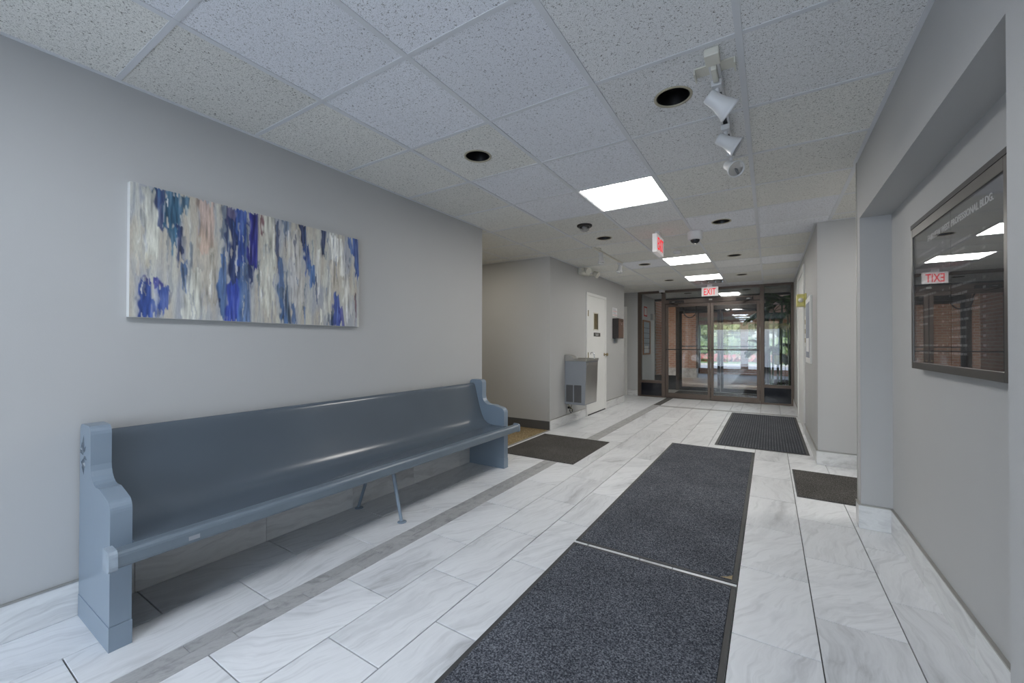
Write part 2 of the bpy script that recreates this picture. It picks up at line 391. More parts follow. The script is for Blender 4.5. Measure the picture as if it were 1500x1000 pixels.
class MB:
    def __init__(s):
        s.v = []; s.f = []; s.s = []
    def add(s, vs, fs, smooth=False):
        o = len(s.v); s.v += [tuple(p) for p in vs]
        for f in fs:
            s.f.append(tuple(i + o for i in f)); s.s.append(smooth)
        return s
    def box(s, x0, x1, y0, y1, z0, z1):
        if x0 > x1: x0, x1 = x1, x0
        if y0 > y1: y0, y1 = y1, y0
        if z0 > z1: z0, z1 = z1, z0
        return s.add([(x0, y0, z0), (x1, y0, z0), (x1, y1, z0), (x0, y1, z0), (x0, y0, z1), (x1, y0, z1), (x1, y1, z1), (x0, y1, z1)],
                     [(0, 3, 2, 1), (4, 5, 6, 7), (0, 1, 5, 4), (1, 2, 6, 5), (2, 3, 7, 6), (3, 0, 4, 7)])
    def prism(s, pts, axis, a0, a1, smooth_side=False):
        """pts = 2-D outline, extruded along axis ('x' -> pts are (y,z); 'y' -> (x,z); 'z' -> (x,y))"""
        def P(p, a):
            return {'x': (a, p[0], p[1]), 'y': (p[0], a, p[1]), 'z': (p[0], p[1], a)}[axis]
        n = len(pts)
        A = [P(p, a0) for p in pts]; B = [P(p, a1) for p in pts]
        s.add(A, [tuple(range(n))]); s.add(B, [tuple(reversed(range(n)))])
        s.add(A + B, [(i, n + i, n + (i + 1) % n, (i + 1) % n) for i in range(n)], smooth_side)
        return s
    def tube(s, p0, p1, r0, r1=None, n=12, caps=True):
        if r1 is None: r1 = r0
        p0 = Vector(p0); p1 = Vector(p1); d, u, v = frame_of(p1 - p0)
        A = [p0 + r0 * (math.cos(2 * math.pi * k / n) * u + math.sin(2 * math.pi * k / n) * v) for k in range(n)]
        B = [p1 + r1 * (math.cos(2 * math.pi * k / n) * u + math.sin(2 * math.pi * k / n) * v) for k in range(n)]
        s.add(A + B, [(k, (k + 1) % n, n + (k + 1) % n, n + k) for k in range(n)], True)
        if caps:
            s.add(A, [tuple(reversed(range(n)))]); s.add(B, [tuple(range(n))])
        return s
    def path(s, pts, r, n=8):
        pts = [Vector(p) for p in pts]
        rings = []
        for i, p in enumerate(pts):
            d = (pts[min(i + 1, len(pts) - 1)] - pts[max(i - 1, 0)])
            d, u, v = frame_of(d)
            rr = r[i] if isinstance(r, (list, tuple)) else r
            rings.append([p + rr * (math.cos(2 * math.pi * k / n) * u + math.sin(2 * math.pi * k / n) * v) for k in range(n)])
        V = [q for R in rings for q in R]
        F = []
        for i in range(len(pts) - 1):
            for k in range(n):
                F.append((i * n + k, i * n + (k + 1) % n, (i + 1) * n + (k + 1) % n, (i + 1) * n + k))
        s.add(V, F, True)
        s.add(rings[0], [tuple(reversed(range(n)))]); s.add(rings[-1], [tuple(range(n))])
        return s
    def lathe(s, prof, origin, axis=(0, 0, 1), n=24):
        """prof = [(r, h)] along axis"""
        o = Vector(origin); d, u, v = frame_of(axis)
        V = []
        for r, h in prof:
            for k in range(n):
                a = 2 * math.pi * k / n
                V.append(o + d * h + max(r, 1e-5) * (math.cos(a) * u + math.sin(a) * v))
        F = []
        for i in range(len(prof) - 1):
            for k in range(n):
                F.append((i * n + k, i * n + (k + 1) % n, (i + 1) * n + (k + 1) % n, (i + 1) * n + k))
        s.add(V, F, True)
        return s
    def build(s, name, m, parent=None, bevel=0.0, seg=2, origin=None, kind=None, label=None):
        me = bpy.data.meshes.new(name)
        org = Vector(origin) if origin is not None else (Vector(parent['_o']) if parent is not None else Vector((0, 0, 0)))
        me.from_pydata([tuple(Vector(p) - org) for p in s.v], [], s.f)
        me.polygons.foreach_set('use_smooth', s.s)
        if isinstance(m, str): m = M[m]
        me.materials.append(m)
        bm = bmesh.new(); bm.from_mesh(me)
        bmesh.ops.recalc_face_normals(bm, faces=bm.faces); bm.to_mesh(me); bm.free()
        me.update()
        o = bpy.data.objects.new(name, me); COL.objects.link(o)
        if parent is not None:
            o.parent = parent
            o.location = org - Vector(parent['_o'])
            o['_o'] = tuple(org)
        else:
            o.location = org; o['_o'] = tuple(org)
        if bevel > 0:
            b = o.modifiers.new('bevel', 'BEVEL'); b.width = bevel; b.segments = seg; b.limit_method = 'ANGLE'; b.angle_limit = math.radians(40)
        if kind: o['kind'] = kind
        if label: o['label'] = label
        return o

def thing(name, loc, label, cat, group=None, kind=None):
    o = bpy.data.objects.new(name, None); COL.objects.link(o)
    o.empty_display_size = 0.05
    o.location = loc; o['_o'] = tuple(loc)
    o['label'] = label; o['category'] = cat
    if group: o['group'] = group
    if kind: o['kind'] = kind
    return o

def tag(o, label, cat, group=None, kind=None):
    o['label'] = label; o['category'] = cat
    if group: o['group'] = group
    if kind: o['kind'] = kind
    return o

def copy_part(src, parent, loc, name=None):
    c = src.copy(); COL.objects.link(c); c.parent = parent
    c.location = Vector(loc) - Vector(parent['_o']); c['_o'] = tuple(loc)
    return c

def text_mesh(body, size, extrude=0.0008, xscale=1.0, align='LEFT', weight=0.0):
    cu = bpy.data.curves.new('lettering', 'FONT'); cu.body = body; cu.size = size; cu.extrude = extrude
    cu.align_x = align; cu.offset = weight; cu.resolution_u = 3
    to = bpy.data.objects.new('lettering_tmp', cu); COL.objects.link(to)
    bpy.context.view_layer.update()
    dg = bpy.context.evaluated_depsgraph_get()
    me = bpy.data.meshes.new_from_object(to.evaluated_get(dg))
    bpy.data.objects.remove(to)
    me.transform(Matrix.Diagonal((xscale, 1, 1, 1)))
    return me

def place_text(name, me, m, parent, origin, xdir, ydir, fit_w=None):
    xd = Vector(xdir).normalized(); yd = Vector(ydir).normalized(); zd = xd.cross(yd)
    R = Matrix((xd, yd, zd)).transposed().to_4x4()
    if fit_w:
        xs = [v.co.x for v in me.vertices]; w = max(xs) - min(xs)
        me.transform(Matrix.Translation((-min(xs), 0, 0))); me.transform(Matrix.Diagonal((fit_w / w, 1, 1, 1)))
    me.transform(R)
    me.materials.clear(); me.materials.append(M[m] if isinstance(m, str) else m)
    o = bpy.data.objects.new(name, me); COL.objects.link(o); o.parent = parent
    o.location = Vector(origin) - Vector(parent['_o']); o['_o'] = tuple(origin)
    return o

# ------------------------------------------------------------------ layout numbers (metres)
XL, XR, XR2, XA = -2.60, 0.507, 0.412, 0.665
T = 0.6096
CX = [-1.9285 + k * T for k in range(4)]            # -1.93 -1.32 -0.71 -0.10
XE = CX[3] + T                                      # 0.51
RY0 = 0.6317
YB = 5.13          # far side of the left side corridor
YO = 3.535         # near side of it
YE = 9.79          # entrance storefront
HW = 2.66          # wall tops, above the hung ceiling

def struct(o, label, cat='wall'):
    return tag(o, label, cat, kind='structure')

# ------------------------------------------------------------------ walls
struct(MB().box(-2.78, XL, -3.1, YO, 0, HW).build('wall_left', 'wall'), 'long grey wall behind the blue pew and the abstract painting')
struct(MB().box(-6.0, -2.78, YO - 0.15, YO, 0, HW).build('wall_side', 'wall_cream'), 'near wall of the left side corridor, out of sight behind the pew wall')
struct(MB().box(-6.15, -6.0, YO - 0.15, YB + 0.15, 0, HW).build('wall_end', 'wall_cream'), 'end wall of the carpeted left side corridor')
struct(MB().box(-6.0, -2.75, YB, YB + 0.15, 0, HW).box(-2.75, XL, YB, 8.6, 0, HW).build('wall_left', 'wall'), 'grey wall with the white door and the drinking fountain, beyond the side corridor')
struct(MB().box(-3.6, -2.75, 8.45, 8.6, 0, HW).box(-3.75, -3.6, 8.45, 9.9, 0, HW).box(-3.6, -2.6225, 9.74, 9.889, 0, HW).build('wall_recess', 'wall'), 'grey wall of the recess between the dark drop box and the glass entrance')
struct(MB().box(-2.78, 0.9, -3.25, -3.1, 0, 0.12).box(-2.78, 0.9, -3.25, -3.1, 2.38, HW).box(-2.78, -2.5, -3.25, -3.1, 0.12, 2.38)
       .box(0.4, 0.9, -3.25, -3.1, 0.12, 2.38).build('wall_back', 'wall'), 'wall with a wide window behind the camera')
w = MB()
w.box(XR, 0.95, -3.1, 1.53, 0, HW)
w.box(XR, 0.95, 1.53, 3.5, 2.035, HW)
w.box(XA, 0.95, 1.53, 3.5, 0, 2.035)
w.box(XR, 0.95, 3.5, 3.6, 0, HW)
w.box(0.95, 2.6, 3.45, 3.6, 0, HW)
struct(w.build('wall_right', 'wall'), 'grey right wall with the recessed alcove that holds the directory case')
struct(MB().box(XR2, 2.6, YB, YB + 0.14, 0, HW).box(XR2, XR2 + 0.14, YB + 0.14, YE + 0.1, 0, HW).build('wall_right', 'wall'), 'grey right wall past the side opening, running to the glass entrance')
struct(MB().box(2.6, 2.75, 3.45, YB + 0.14, 0, HW).build('wall_end', 'wall'), 'end wall of the right side corridor')
struct(MB().box(XR - 0.004, XR + 0.006, 3.585, 3.606, 0.15, CEIL).build('trim_1', 'metal_trim'), 'pale metal corner strip on the edge of the right wall pier', 'trim')

# back window frame
wf = thing('window_1', (-1.05, -3.17, 0), 'bronze framed window wall behind the camera', 'window', kind='structure')
g = MB()
for x in (-2.5, -1.56, -0.58, 0.36): g.box(x, x + 0.05, -3.2, -3.14, 0.12, 2.38)
g.box(-2.5, 0.41, -3.2, -3.14, 0.12, 0.18).box(-2.5, 0.41, -3.2, -3.14, 2.32, 2.38)
g.build('frame', 'bronze', wf)
for x in (-2.45, -1.51, -0.53): MB().box(x, x + 0.89, -3.174, -3.168, 0.18, 2.32).build('pane', 'glass', wf)

# ------------------------------------------------------------------ floor
floor = MB().box(-2.61, 2.6, -3.1, 10.0, -0.12, -0.009).build('floor', 'grout')
struct(floor, 'pale marbled tile floor laid in a running bond with a grey stone border', 'floor')
TZ = 0.0
tile_cache = {}
def floor_tile(x0, x1, y0, y1, name='floor_tile', m='tile', gap=0.0045):
    w_, l_ = round(x1 - x0 - gap, 4), round(y1 - y0 - gap, 4)
    if w_ < 0.012 or l_ < 0.012: return
    key = (w_, l_, m)
    x, y = x0 + gap / 2, y0 + gap / 2
    if key not in tile_cache:
        b = 0.0012
        mb = MB()
        mb.add([(0, 0, -0.009), (w_, 0, -0.009), (w_, l_, -0.009), (0, l_, -0.009), (0, 0, -b), (w_, 0, -b), (w_, l_, -b), (0, l_, -b),
                (b, b, 0), (w_ - b, b, 0), (w_ - b, l_ - b, 0), (b, l_ - b, 0)],
               [(0, 1, 5, 4), (1, 2, 6, 5), (2, 3, 7, 6), (3, 0, 4, 7), (4, 5, 9, 8), (5, 6, 10, 9), (6, 7, 11, 10), (7, 4, 8, 11), (8, 9, 10, 11), (3, 2, 1, 0)])
        o = mb.build(name, m, floor, origin=(0, 0, 0))
        o.location = (x, y, 0); o['_o'] = (x, y, 0)
        tile_cache[key] = o
    else:
        copy_part(tile_cache[key], floor, (x, y, 0))

def lay(x0, x1, ya, yb, phase, L_=T):
    k = math.floor((ya - phase) / L_)
    y = phase + k * L_
    while y < yb - 1e-6:
        a, b = max(y, ya), min(y + L_, yb)
        if b - a > 0.01: floor_tile(x0, x1, a, b)
        y += L_
PA, PB = 0.722, 1.027
Y0F, YBAND = -0.55, 8.30
bandw = 0.145
cols = [(-2.60, -2.284), (-2.284, -1.979), (-1.834, -1.531), (-1.531, -1.2265), (-1.2265, -0.922), (-0.922, -0.617), (-0.617, -0.443),
        (-0.443, -0.1375), (-0.1375, 0.167), (0.167, 0.4735)]
for k, (a, b) in enumerate(cols):
    ph = [PA, PB, PA, PB, PA, PB, PA, PB, PA, PB][k]
    if k < 2:
        lay(a, b, Y0F, 9.74, ph)
    else:
        bb = b if k < 9 else XR2
        lay(a, b if k < 9 else 0.4735, Y0F, YB if k == 9 else YBAND, ph)
        if k == 9: lay(a, bb, YB, YBAND, ph)
        lay(a, bb, YBAND + bandw, 9.74, ph + 0.2)
lay(0.4735, XA, 1.53, 3.5, PA + 0.02)
lay(0.4735, XR, Y0F, 1.53, PA + 0.02)
for k in range(7):
    a = 0.4735 + k * 0.3048
    lay(a, min(a + 0.3048, 2.6), 3.6 if k else 3.5, YB, PA + 0.02 + (k % 2) * 0.3)
for k in range(3):
    lay(-2.6 - 0.305 * (k + 1), -2.6 - 0.305 * k, 8.6, 9.74, PA + (k % 2) * 0.3)
MB().box(-3.6, -2.6, 8.6, 9.74, -0.12, -0.009).build('floor_slab', 'grout', floor)
# two-row grey border, then across in front of the entrance
for r_, (a, b) in enumerate(((-1.979, -1.9065), (-1.9065, -1.834))):
    y = Y0F + (0.165 if r_ else 0.02) - 0.0
    lim = YBAND + (bandw if r_ == 0 else bandw / 2)
    ya = Y0F
    while ya < lim - 0.01:
        yb_ = min(y, lim)
        if yb_ - ya > 0.02: floor_tile(a, b, ya, yb_, 'border_tile', 'border', 0.002)
        ya = yb_; y += 0.3048
for r_ in range(2):
    x = -1.834 if r_ == 0 else -1.9065
    x0 = x
    nx = x + (0.3048 if r_ == 0 else 0.17)
    while x0 < XR2 - 0.01:
        x1 = min(nx, XR2)
        if x1 - x0 > 0.02: floor_tile(x0, x1, YBAND + r_ * bandw / 2, YBAND + (r_ + 1) * bandw / 2, 'border_tile', 'border', 0.002)
        x0 = x1; nx += 0.3048
# the near stretch of the border column that would overlap the cross band is stopped short above
carpet = MB().box(-6.0, -2.612, YO, YB, -0.12, 0.004).build('floor', 'tan_carpet')
struct(carpet, 'tan patterned carpet of the left side corridor', 'carpet')
MB().box(-2.618, -2.598, YO, YB, -0.01, 0.007).build('edge_strip', 'metal_trim', carpet)

# ------------------------------------------------------------------ baseboards
def base_run(name, label, axis, face, out, a0, a1, first, h=0.15, t=0.012, trim=True, m='tile_base', L_=T):
    """axis 'y': wall plane x=face, pieces run along y; out = +1/-1 the side the room is on"""
    root = thing(name, ((face, a0, 0) if axis == 'y' else (a0, face, 0)), label, 'baseboard', kind='structure')
    cuts = [a0]; c = first
    while c < a1 - 0.03:
        if c > a0 + 0.03: cuts.append(c)
        c += L_
    cuts.append(a1)
    for p, q in zip(cuts[:-1], cuts[1:]):
        f0, f1 = face + out * 0.0005, face + out * t
        o_ = ((min(f0, f1), p, 0) if axis == 'y' else (p, min(f0, f1), 0))
        mb = MB().box(f0, f1, p + 0.001, q - 0.001, 0.001, h) if axis == 'y' else MB().box(p + 0.001, q - 0.001, f0, f1, 0.001, h)
        mb.build('baseboard_tile', m, root, bevel=0.0012, seg=1, origin=o_)
    if trim:
        f1 = face + out * (t + 0.002)
        mb = MB().box(face, f1, a0, a1, h, h + 0.007) if axis == 'y' else MB().box(a0, a1, face, f1, h, h + 0.007)
        mb.build('trim_strip', 'metal_trim', root)
    return root
base_run('baseboard_left', 'marbled tile baseboard behind and beside the blue pew', 'y', XL, 1, -1.0, YO, 0.71)
base_run('baseboard_left', 'marbled tile baseboard under the drinking fountain', 'y', XL, 1, YB, 6.44, 5.60, h=0.135)
base_run('baseboard_left', 'marbled tile baseboard under the dark drop box', 'y', XL, 1, 7.45, 8.6, 8.0, h=0.135)
base_run('baseboard_recess', 'tile baseboard beside the left end of the glass entrance', 'x', 9.74, -1, -2.86, -2.625, -2.4, h=0.135)
base_run('baseboard_side', 'dark rubber baseboard along the carpeted side corridor', 'x', YB, -1, -5.9, XL, -9 + 0.0, h=0.125, t=0.006, trim=False, m='rubber_base', L_=20)
base_run('baseboard_right', 'marbled tile baseboard running under the directory alcove', 'y', XA, -1, 1.53, 3.488, 1.63)
base_run('baseboard_right', 'short tile baseboard on the near face of the wall pier', 'x', 3.5, -1, XR - 0.013, XA - 0.0, 9)
base_run('baseboard_right', 'narrow tile baseboard on the corridor face of the wall pier', 'y', XR, -1, 3.5, 3.6, 9)
base_run('baseboard_right', 'near right tile baseboard before the alcove', 'y', XR, -1, -1.0, 1.53, -0.4)
base_run('baseboard_right', 'tile baseboard on the wall facing the small side mat', 'x', YB, -1, XR2 - 0.013, 2.5, 0.95, h=0.135)
base_run('baseboard_right', 'tile baseboard along the wall beside the ribbed mat', 'y', XR2, -1, YB, 6.79, 5.7, h=0.135)
base_run('baseboard_right', 'last tile baseboard between the right door and the glass entrance', 'y', XR2, -1, 8.2, 9.74, 8.8, h=0.135)

# ------------------------------------------------------------------ ceiling
ceil_o = MB().box(-6.15, 2.75, -3.1, 9.9, HW, HW + 0.08).build('ceiling', 'plenum')
struct(ceil_o, 'hung ceiling of square flecked tiles in a pale metal grid', 'ceiling')
ctc = {}
def ceil_tile(x0, x1, y0, y1, m, hole=0.0):
    x0 += 0.004; y0 += 0.004; x1 -= 0.004; y1 -= 0.004
    w_, l_ = round(x1 - x0, 4), round(y1 - y0, 4)
    key = (w_, l_, m, hole)
    z = CEIL - 0.0
    if key in ctc:
        copy_part(ctc[key], ceil_o, (x0, y0, z)); return
    mb = MB()
    if hole <= 0:
        mb.box(0, w_, 0, l_, 0, 0.016)
    else:
        n = 32; cx, cy = w_ / 2, l_ / 2
        inn = [(cx + hole * math.cos(2 * math.pi * k / n), cy + hole * math.sin(2 * math.pi * k / n)) for k in range(n)]
        out = []
        for k in range(n):
            a = 2 * math.pi * k / n; c, s = math.cos(a), math.sin(a)
            f = min(cx / abs(c) if abs(c) > 1e-6 else 9, cy / abs(s) if abs(s) > 1e-6 else 9)
            out.append((cx + f * c, cy + f * s))
        for z_, rev in ((0.0, False), (0.016, True)):
            V = [(p[0], p[1], z_) for p in inn] + [(p[0], p[1], z_) for p in out]
            mb.add(V, [(k, (k + 1) % n, n + (k + 1) % n, n + k) for k in range(n)])
        V = [(p[0], p[1], 0) for p in inn] + [(p[0], p[1], 0.016) for p in inn]
        mb.add(V, [(k, (k + 1) % n, n + (k + 1) % n, n + k) for k in range(n)])
    o = mb.build('ceiling_tile', m, ceil_o, origin=(0, 0, 0))
    o.location = (x0, y0, z); o['_o'] = (x0, y0, z)
    ctc[key] = o
xe = [-2.6] + CX + [XE]
HOLES = {(0 + 1, 2), (3, 2), (1, 6), (3, 6), (1, 9), (3, 9), (1, 12), (3, 12)}     # (column, row)
LIGHTS = {(2, 4), (2, 9), (2, 12), (2, -1), (2, -4)}
VENT = (2, 13)
rows = [RY0 + k * T for k in range(-6, 16)]
def tile_mat(c, r):
    if c == 0: return 'ct_warm'
    if c in (1, 2) and r <= 4 and (c, r) not in ((1, 2),): return 'ct_cool'
    if c == 1 and r < 2: return 'ct_cool'
    if c >= 3 and r < 3: return 'ct_mid'
    return random.choice(['ct_warm', 'ct_warm', 'ct_mid', 'ct_cool'] if r > 3 else ['ct_mid', 'ct_warm'])
for ri, r in enumerate(range(-6, 15)):
    y0, y1 = rows[ri], rows[ri + 1]
    if r == 14: y1 = YE - 0.04
    for c in range(5):
        x0, x1 = xe[c], xe[c + 1]
        if c == 4 and y0 > YB - 0.2: x1 = XR2
        if (c, r) in LIGHTS or (c, r) == VENT: continue
        ceil_tile(x0, x1, y0, y1, tile_mat(c, r), 0.082 if (c, r) in HOLES else 0.0)
for k in range(5):
    for y0, y1 in ((YO, RY0 + 5 * T), (RY0 + 5 * T, RY0 + 6 * T), (RY0 + 6 * T, RY0 + 7 * T), (RY0 + 7 * T, YB)):
        if k == 1 and abs(y0 - (RY0 + 5 * T)) < 0.01: continue
        ceil_tile(-2.6 - T * (k + 1), -2.6 - T * k, y0, y1, 'ct_warm')
for k in range(3):
    for y0, y1 in ((3.6, RY0 + 5 * T), (RY0 + 5 * T, RY0 + 6 * T), (RY0 + 6 * T, RY0 + 7 * T), (RY0 + 7 * T, YB)):
        if k == 1 and abs(y0 - (RY0 + 5 * T)) < 0.01: continue
        ceil_tile(XE + T * k, XE + T * (k + 1), y0, y1, 'ct_warm')
for k, (a, b) in enumerate(((-3.21, -2.6), (-3.6, -3.21))):
    ceil_tile(a, b, 8.6, 9.17, 'ct_warm'); ceil_tile(a, b, 9.17, 9.74, 'ct_warm')
# grid bars, each its own piece
def bar(x0, x1, y0, y1, z0=CEIL - 0.003, z1=CEIL + 0.03):
    mb = MB().box(x0, x1, y0, y1, z0, CEIL + 0.0003)
    if x1 - x0 < y1 - y0: mb.box((x0 + x1) / 2 - 0.0015, (x0 + x1) / 2 + 0.0015, y0, y1, CEIL, z1)
    else: mb.box(x0, x1, (y0 + y1) / 2 - 0.0015, (y0 + y1) / 2 + 0.0015, CEIL, z1)
    mb.build('ceiling_bar', 'tbar', ceil_o, origin=(x0, y0, CEIL))
for x in CX:
    bar(x - 0.013, x + 0.013, -3.1, YE - 0.04, CEIL - 0.004)
bar(XE - 0.013, XE + 0.013, 3.6, YB, CEIL - 0.004)
bar(XE + T - 0.012, XE + T + 0.012, 3.6, YB)
for r in range(-6, 16):
    y = RY0 + r * T
    if y > YE - 0.08: continue
    for c in range(5):
        x1 = xe[c + 1]
        if c == 4 and y > YB: x1 = XR2
        bar(xe[c] + 0.013, x1 - 0.013, y - 0.011, y + 0.011, CEIL - 0.003)
for k in range(5, 8):
    y = RY0 + k * T
    bar(XE + 0.013, 2.6, y - 0.011, y + 0.011); bar(-6.0, -2.612, y - 0.011, y + 0.011)
for k in range(5):
    bar(-2.6 - T * k - 0.012, -2.6 - T * k + 0.012, YO, YB)
tr = MB()
tr.box(XL, XL + 0.02, -3.1, YO, CEIL - 0.004, CEIL + 0.02)
tr.box(XL, XL + 0.02, YB, 8.6, CEIL - 0.004, CEIL + 0.02)
tr.box(-6, XL, YB - 0.02, YB, CEIL - 0.0035, CEIL + 0.02)
tr.box(XR - 0.02, XR, -3.1, 3.6, CEIL - 0.004, CEIL + 0.02)
tr.box(XR2 - 0.02, XR2, YB, YE, CEIL - 0.004, CEIL + 0.02)
tr.box(XR2, 2.6, YB - 0.02, YB, CEIL - 0.004, CEIL + 0.02)
tr.box(-3.6, -2.6, 9.72, 9.74, CEIL - 0.004, CEIL + 0.02)
tr.build('wall_angle', 'tbar', ceil_o)

# light panels
def panel(x0, x1, y0, y1, label, em='panel'):
    t = thing('ceiling_light', ((x0 + x1) / 2, (y0 + y1) / 2, CEIL), label, 'ceiling light', 'square flush light panels')
    MB().box(x0 + 0.024, x1 - 0.024, y0 + 0.022, y1 - 0.022, CEIL + 0.001, CEIL + 0.006).build('diffuser', em, t)
    f = MB()
    f.box(x0 + .004, x0 + .024, y0 + .004, y1 - .004, CEIL + 0.0005, CEIL + 0.06).box(x1 - .024, x1 - .004, y0 + .004, y1 - .004, CEIL + 0.0005, CEIL + 0.06)
    f.box(x0 + .024, x1 - .024, y0 + .004, y0 + .022, CEIL + 0.0005, CEIL + 0.06).box(x0 + .024, x1 - .024, y1 - .022, y1 - .004, CEIL + 0.0005, CEIL + 0.06)
    f.box(x0 + .004, x1 - .004, y0 + .004, y1 - .004, CEIL + 0.06, CEIL + 0.065)
    f.build('frame', 'tbar', t)
LL_ = {4: 'large bright square ceiling light panel beyond the first round ceiling holes', 9: 'middle bright ceiling panel past the side-on red sign',
       12: 'farthest bright ceiling panel just before the air vent', -1: 'unseen square ceiling light panel over the camera', -4: 'unseen square ceiling light panel near the back window'}
for (c, r), in zip(LIGHTS):
    panel(xe[c], xe[c + 1], RY0 + r * T, RY0 + (r + 1) * T, LL_[r], 'panel' if r > 0 else 'panel_near')
panel(XE + T, XE + 2 * T, RY0 + 5 * T, RY0 + 6 * T, 'ceiling light panel hidden up the right side corridor')
panel(-2.6 - 2 * T, -2.6 - T, RY0 + 5 * T, RY0 + 6 * T, 'ceiling light panel hidden up the left side corridor', 'panel_dim')

# recessed cans
DL = {(1, 2): 'round dark ceiling downlight above the pew, nearest on the left', (3, 2): 'largest round dark downlight, beside the white spotlight track',
      (1, 6): 'round dark downlight next to the dark ceiling camera', (3, 6): 'round dark downlight to the right of the white dome camera',
      (1, 9): 'small dark downlight past the left spotlight track', (3, 9): 'small dark downlight level with the middle light panel, right row',
      (1, 12): 'farthest dark downlight of the left row', (3, 12): 'farthest dark downlight of the right row'}
for (c, r), lab in DL.items():
    cx, cy = (xe[c] + xe[c + 1]) / 2, RY0 + (r + .5) * T
    t = thing('recessed_downlight', (cx, cy, CEIL), lab, 'ceiling light', 'round recessed downlights')
    MB().lathe([(0.079, 0.0), (0.070, 0.05), (0.055, 0.13), (0.0, 0.135)], (cx, cy, CEIL - 0.0005), n=32).build('baffle', 'baffle', t)
    MB().lathe([(0.078, 0.002), (0.079, -0.003), (0.090, -0.003), (0.091, 0.0005), (0.078, 0.002)], (cx, cy, CEIL), n=32).build('trim_ring', 'ring', t)

# air vent
vx0, vx1, vy0, vy1 = xe[2], xe[3], RY0 + 13 * T, RY0 + 14 * T
t = thing('air_vent', ((vx0 + vx1) / 2, (vy0 + vy1) / 2, CEIL), 'square louvred ceiling air vent above the front exit sign', 'vent')
f = MB().box(vx0 + .006, vx0 + .05, vy0 + .006, vy1 - .006, CEIL - .002, CEIL + .01).box(vx1 - .05, vx1 - .006, vy0 + .006, vy1 - .006, CEIL - .002, CEIL + .01)
f.box(vx0 + .05, vx1 - .05, vy0 + .006, vy0 + .05, CEIL - .002, CEIL + .01).box(vx0 + .05, vx1 - .05, vy1 - .05, vy1 - .006, CEIL - .002, CEIL + .01).build('frame', 'vent', t)
MB().box(vx0 + .05, vx1 - .05, vy0 + .05, vy1 - .05, CEIL + .03, CEIL + .035).build('backing', 'black', t)
for k in range(4):
    xa = vx0 + 0.06 + k * 0.125
    for q in range(3):
        MB().add([(xa + q * .036, vy0 + .05, CEIL - .004), (xa + q * .036 + .004, vy0 + .05, CEIL - .004), (xa + q * .036 + .024, vy0 + .05, CEIL + .02), (xa + q * .036 + .02, vy0 + .05, CEIL + .02),
                  (xa + q * .036, vy1 - .05, CEIL - .004), (xa + q * .036 + .004, vy1 - .05, CEIL - .004), (xa + q * .036 + .024, vy1 - .05, CEIL + .02), (xa + q * .036 + .02, vy1 - .05, CEIL + .02)],
                 [(0, 1, 2, 3), (7, 6, 5, 4), (0, 4, 5, 1), (1, 5, 6, 2), (2, 6, 7, 3), (3, 7, 4, 0)]).build('louvre', 'vent', t)

# ------------------------------------------------------------------ the pew
pew = thing('pew', (-2.36, 1.95, 0), 'long blue-grey painted wooden pew against the left wall under the painting', 'bench')
YN, YF, TH = 0.520, 3.375, 0.066
def arc(cx, cz, r, a0, a1, n=5):
    return [(cx + r * math.cos(math.radians(a0 + (a1 - a0) * k / n)), cz + r * math.sin(math.radians(a0 + (a1 - a0) * k / n))) for k in range(n + 1)]
outline = [(-2.585, 0.095)]
outline += [(-2.168, 0.095), (-2.168, 0.52)]
outline += arc(-2.218, 0.535, 0.05, 0, 62)
outline += [(-2.235, 0.590), (-2.30, 0.606)]
outline += arc(-2.345, 0.690, 0.085, 285, 185, 6)[1:]
outline += [(-2.430, 0.76)]
outline += arc(-2.465, 0.812, 0.035, 0, 90, 4)
outline += [(-2.54, 0.848)]
outline += arc(-2.553, 0.815, 0.032, 90, 180, 4)
plinth = [(-2.585, 0.0), (-2.166, 0.0), (-2.166, 0.096), (-2.585, 0.096)]
for yy, lab in ((YN, None), (YF - TH, None)):
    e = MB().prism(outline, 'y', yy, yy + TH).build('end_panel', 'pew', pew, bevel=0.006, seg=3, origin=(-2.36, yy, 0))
    MB().prism(plinth, 'y', yy - 0.002, yy + TH + 0.002).build('plinth', 'pew', e, bevel=0.003)
# carved leaf emblem on the near end panel
em = MB()
cx0, cz0 = -2.528, 0.712
def leafp(ax, az, bx, bz, wd):
    a = Vector((ax, 0, az)); b = Vector((bx, 0, bz)); d = (b - a); n = Vector((-d.z, 0, d.x)).normalized()
    mid = (a + b) / 2
    y = YN
    V = [(a.x, y, a.z), (mid.x + n.x * wd, y, mid.z + n.z * wd), (b.x, y, b.z), (mid.x - n.x * wd, y, mid.z - n.z * wd), (mid.x, y - 0.006, mid.z), (mid.x, y + .003, mid.z)]
    em.add(V, [(0, 1, 4), (1, 2, 4), (2, 3, 4), (3, 0, 4), (0, 5, 1), (1, 5, 2), (2, 5, 3), (3, 5, 0)])
leafp(cx0, cz0 + 0.005, cx0 - 0.004, cz0 + 0.088, 0.010)
leafp(cx0, cz0 - 0.012, cx0 + 0.002, cz0 - 0.085, 0.012)
leafp(cx0 - 0.004, cz0, cx0 - 0.048, cz0 + 0.022, 0.009); leafp(cx0 + 0.004, cz0, cx0 + 0.045, cz0 - 0.015, 0.009)
leafp(cx0, cz0 + 0.01, cx0 + 0.03, cz0 + 0.045, 0.007); leafp(cx0, cz0 + 0.01, cx0 - 0.03, cz0 + 0.055, 0.007)
leafp(cx0, cz0 - 0.01, cx0 + 0.026, cz0 - 0.05, 0.007); leafp(cx0, cz0 - 0.01, cx0 - 0.024, cz0 - 0.045, 0.007)
em.build('carved_emblem', 'pew_shell', pew)
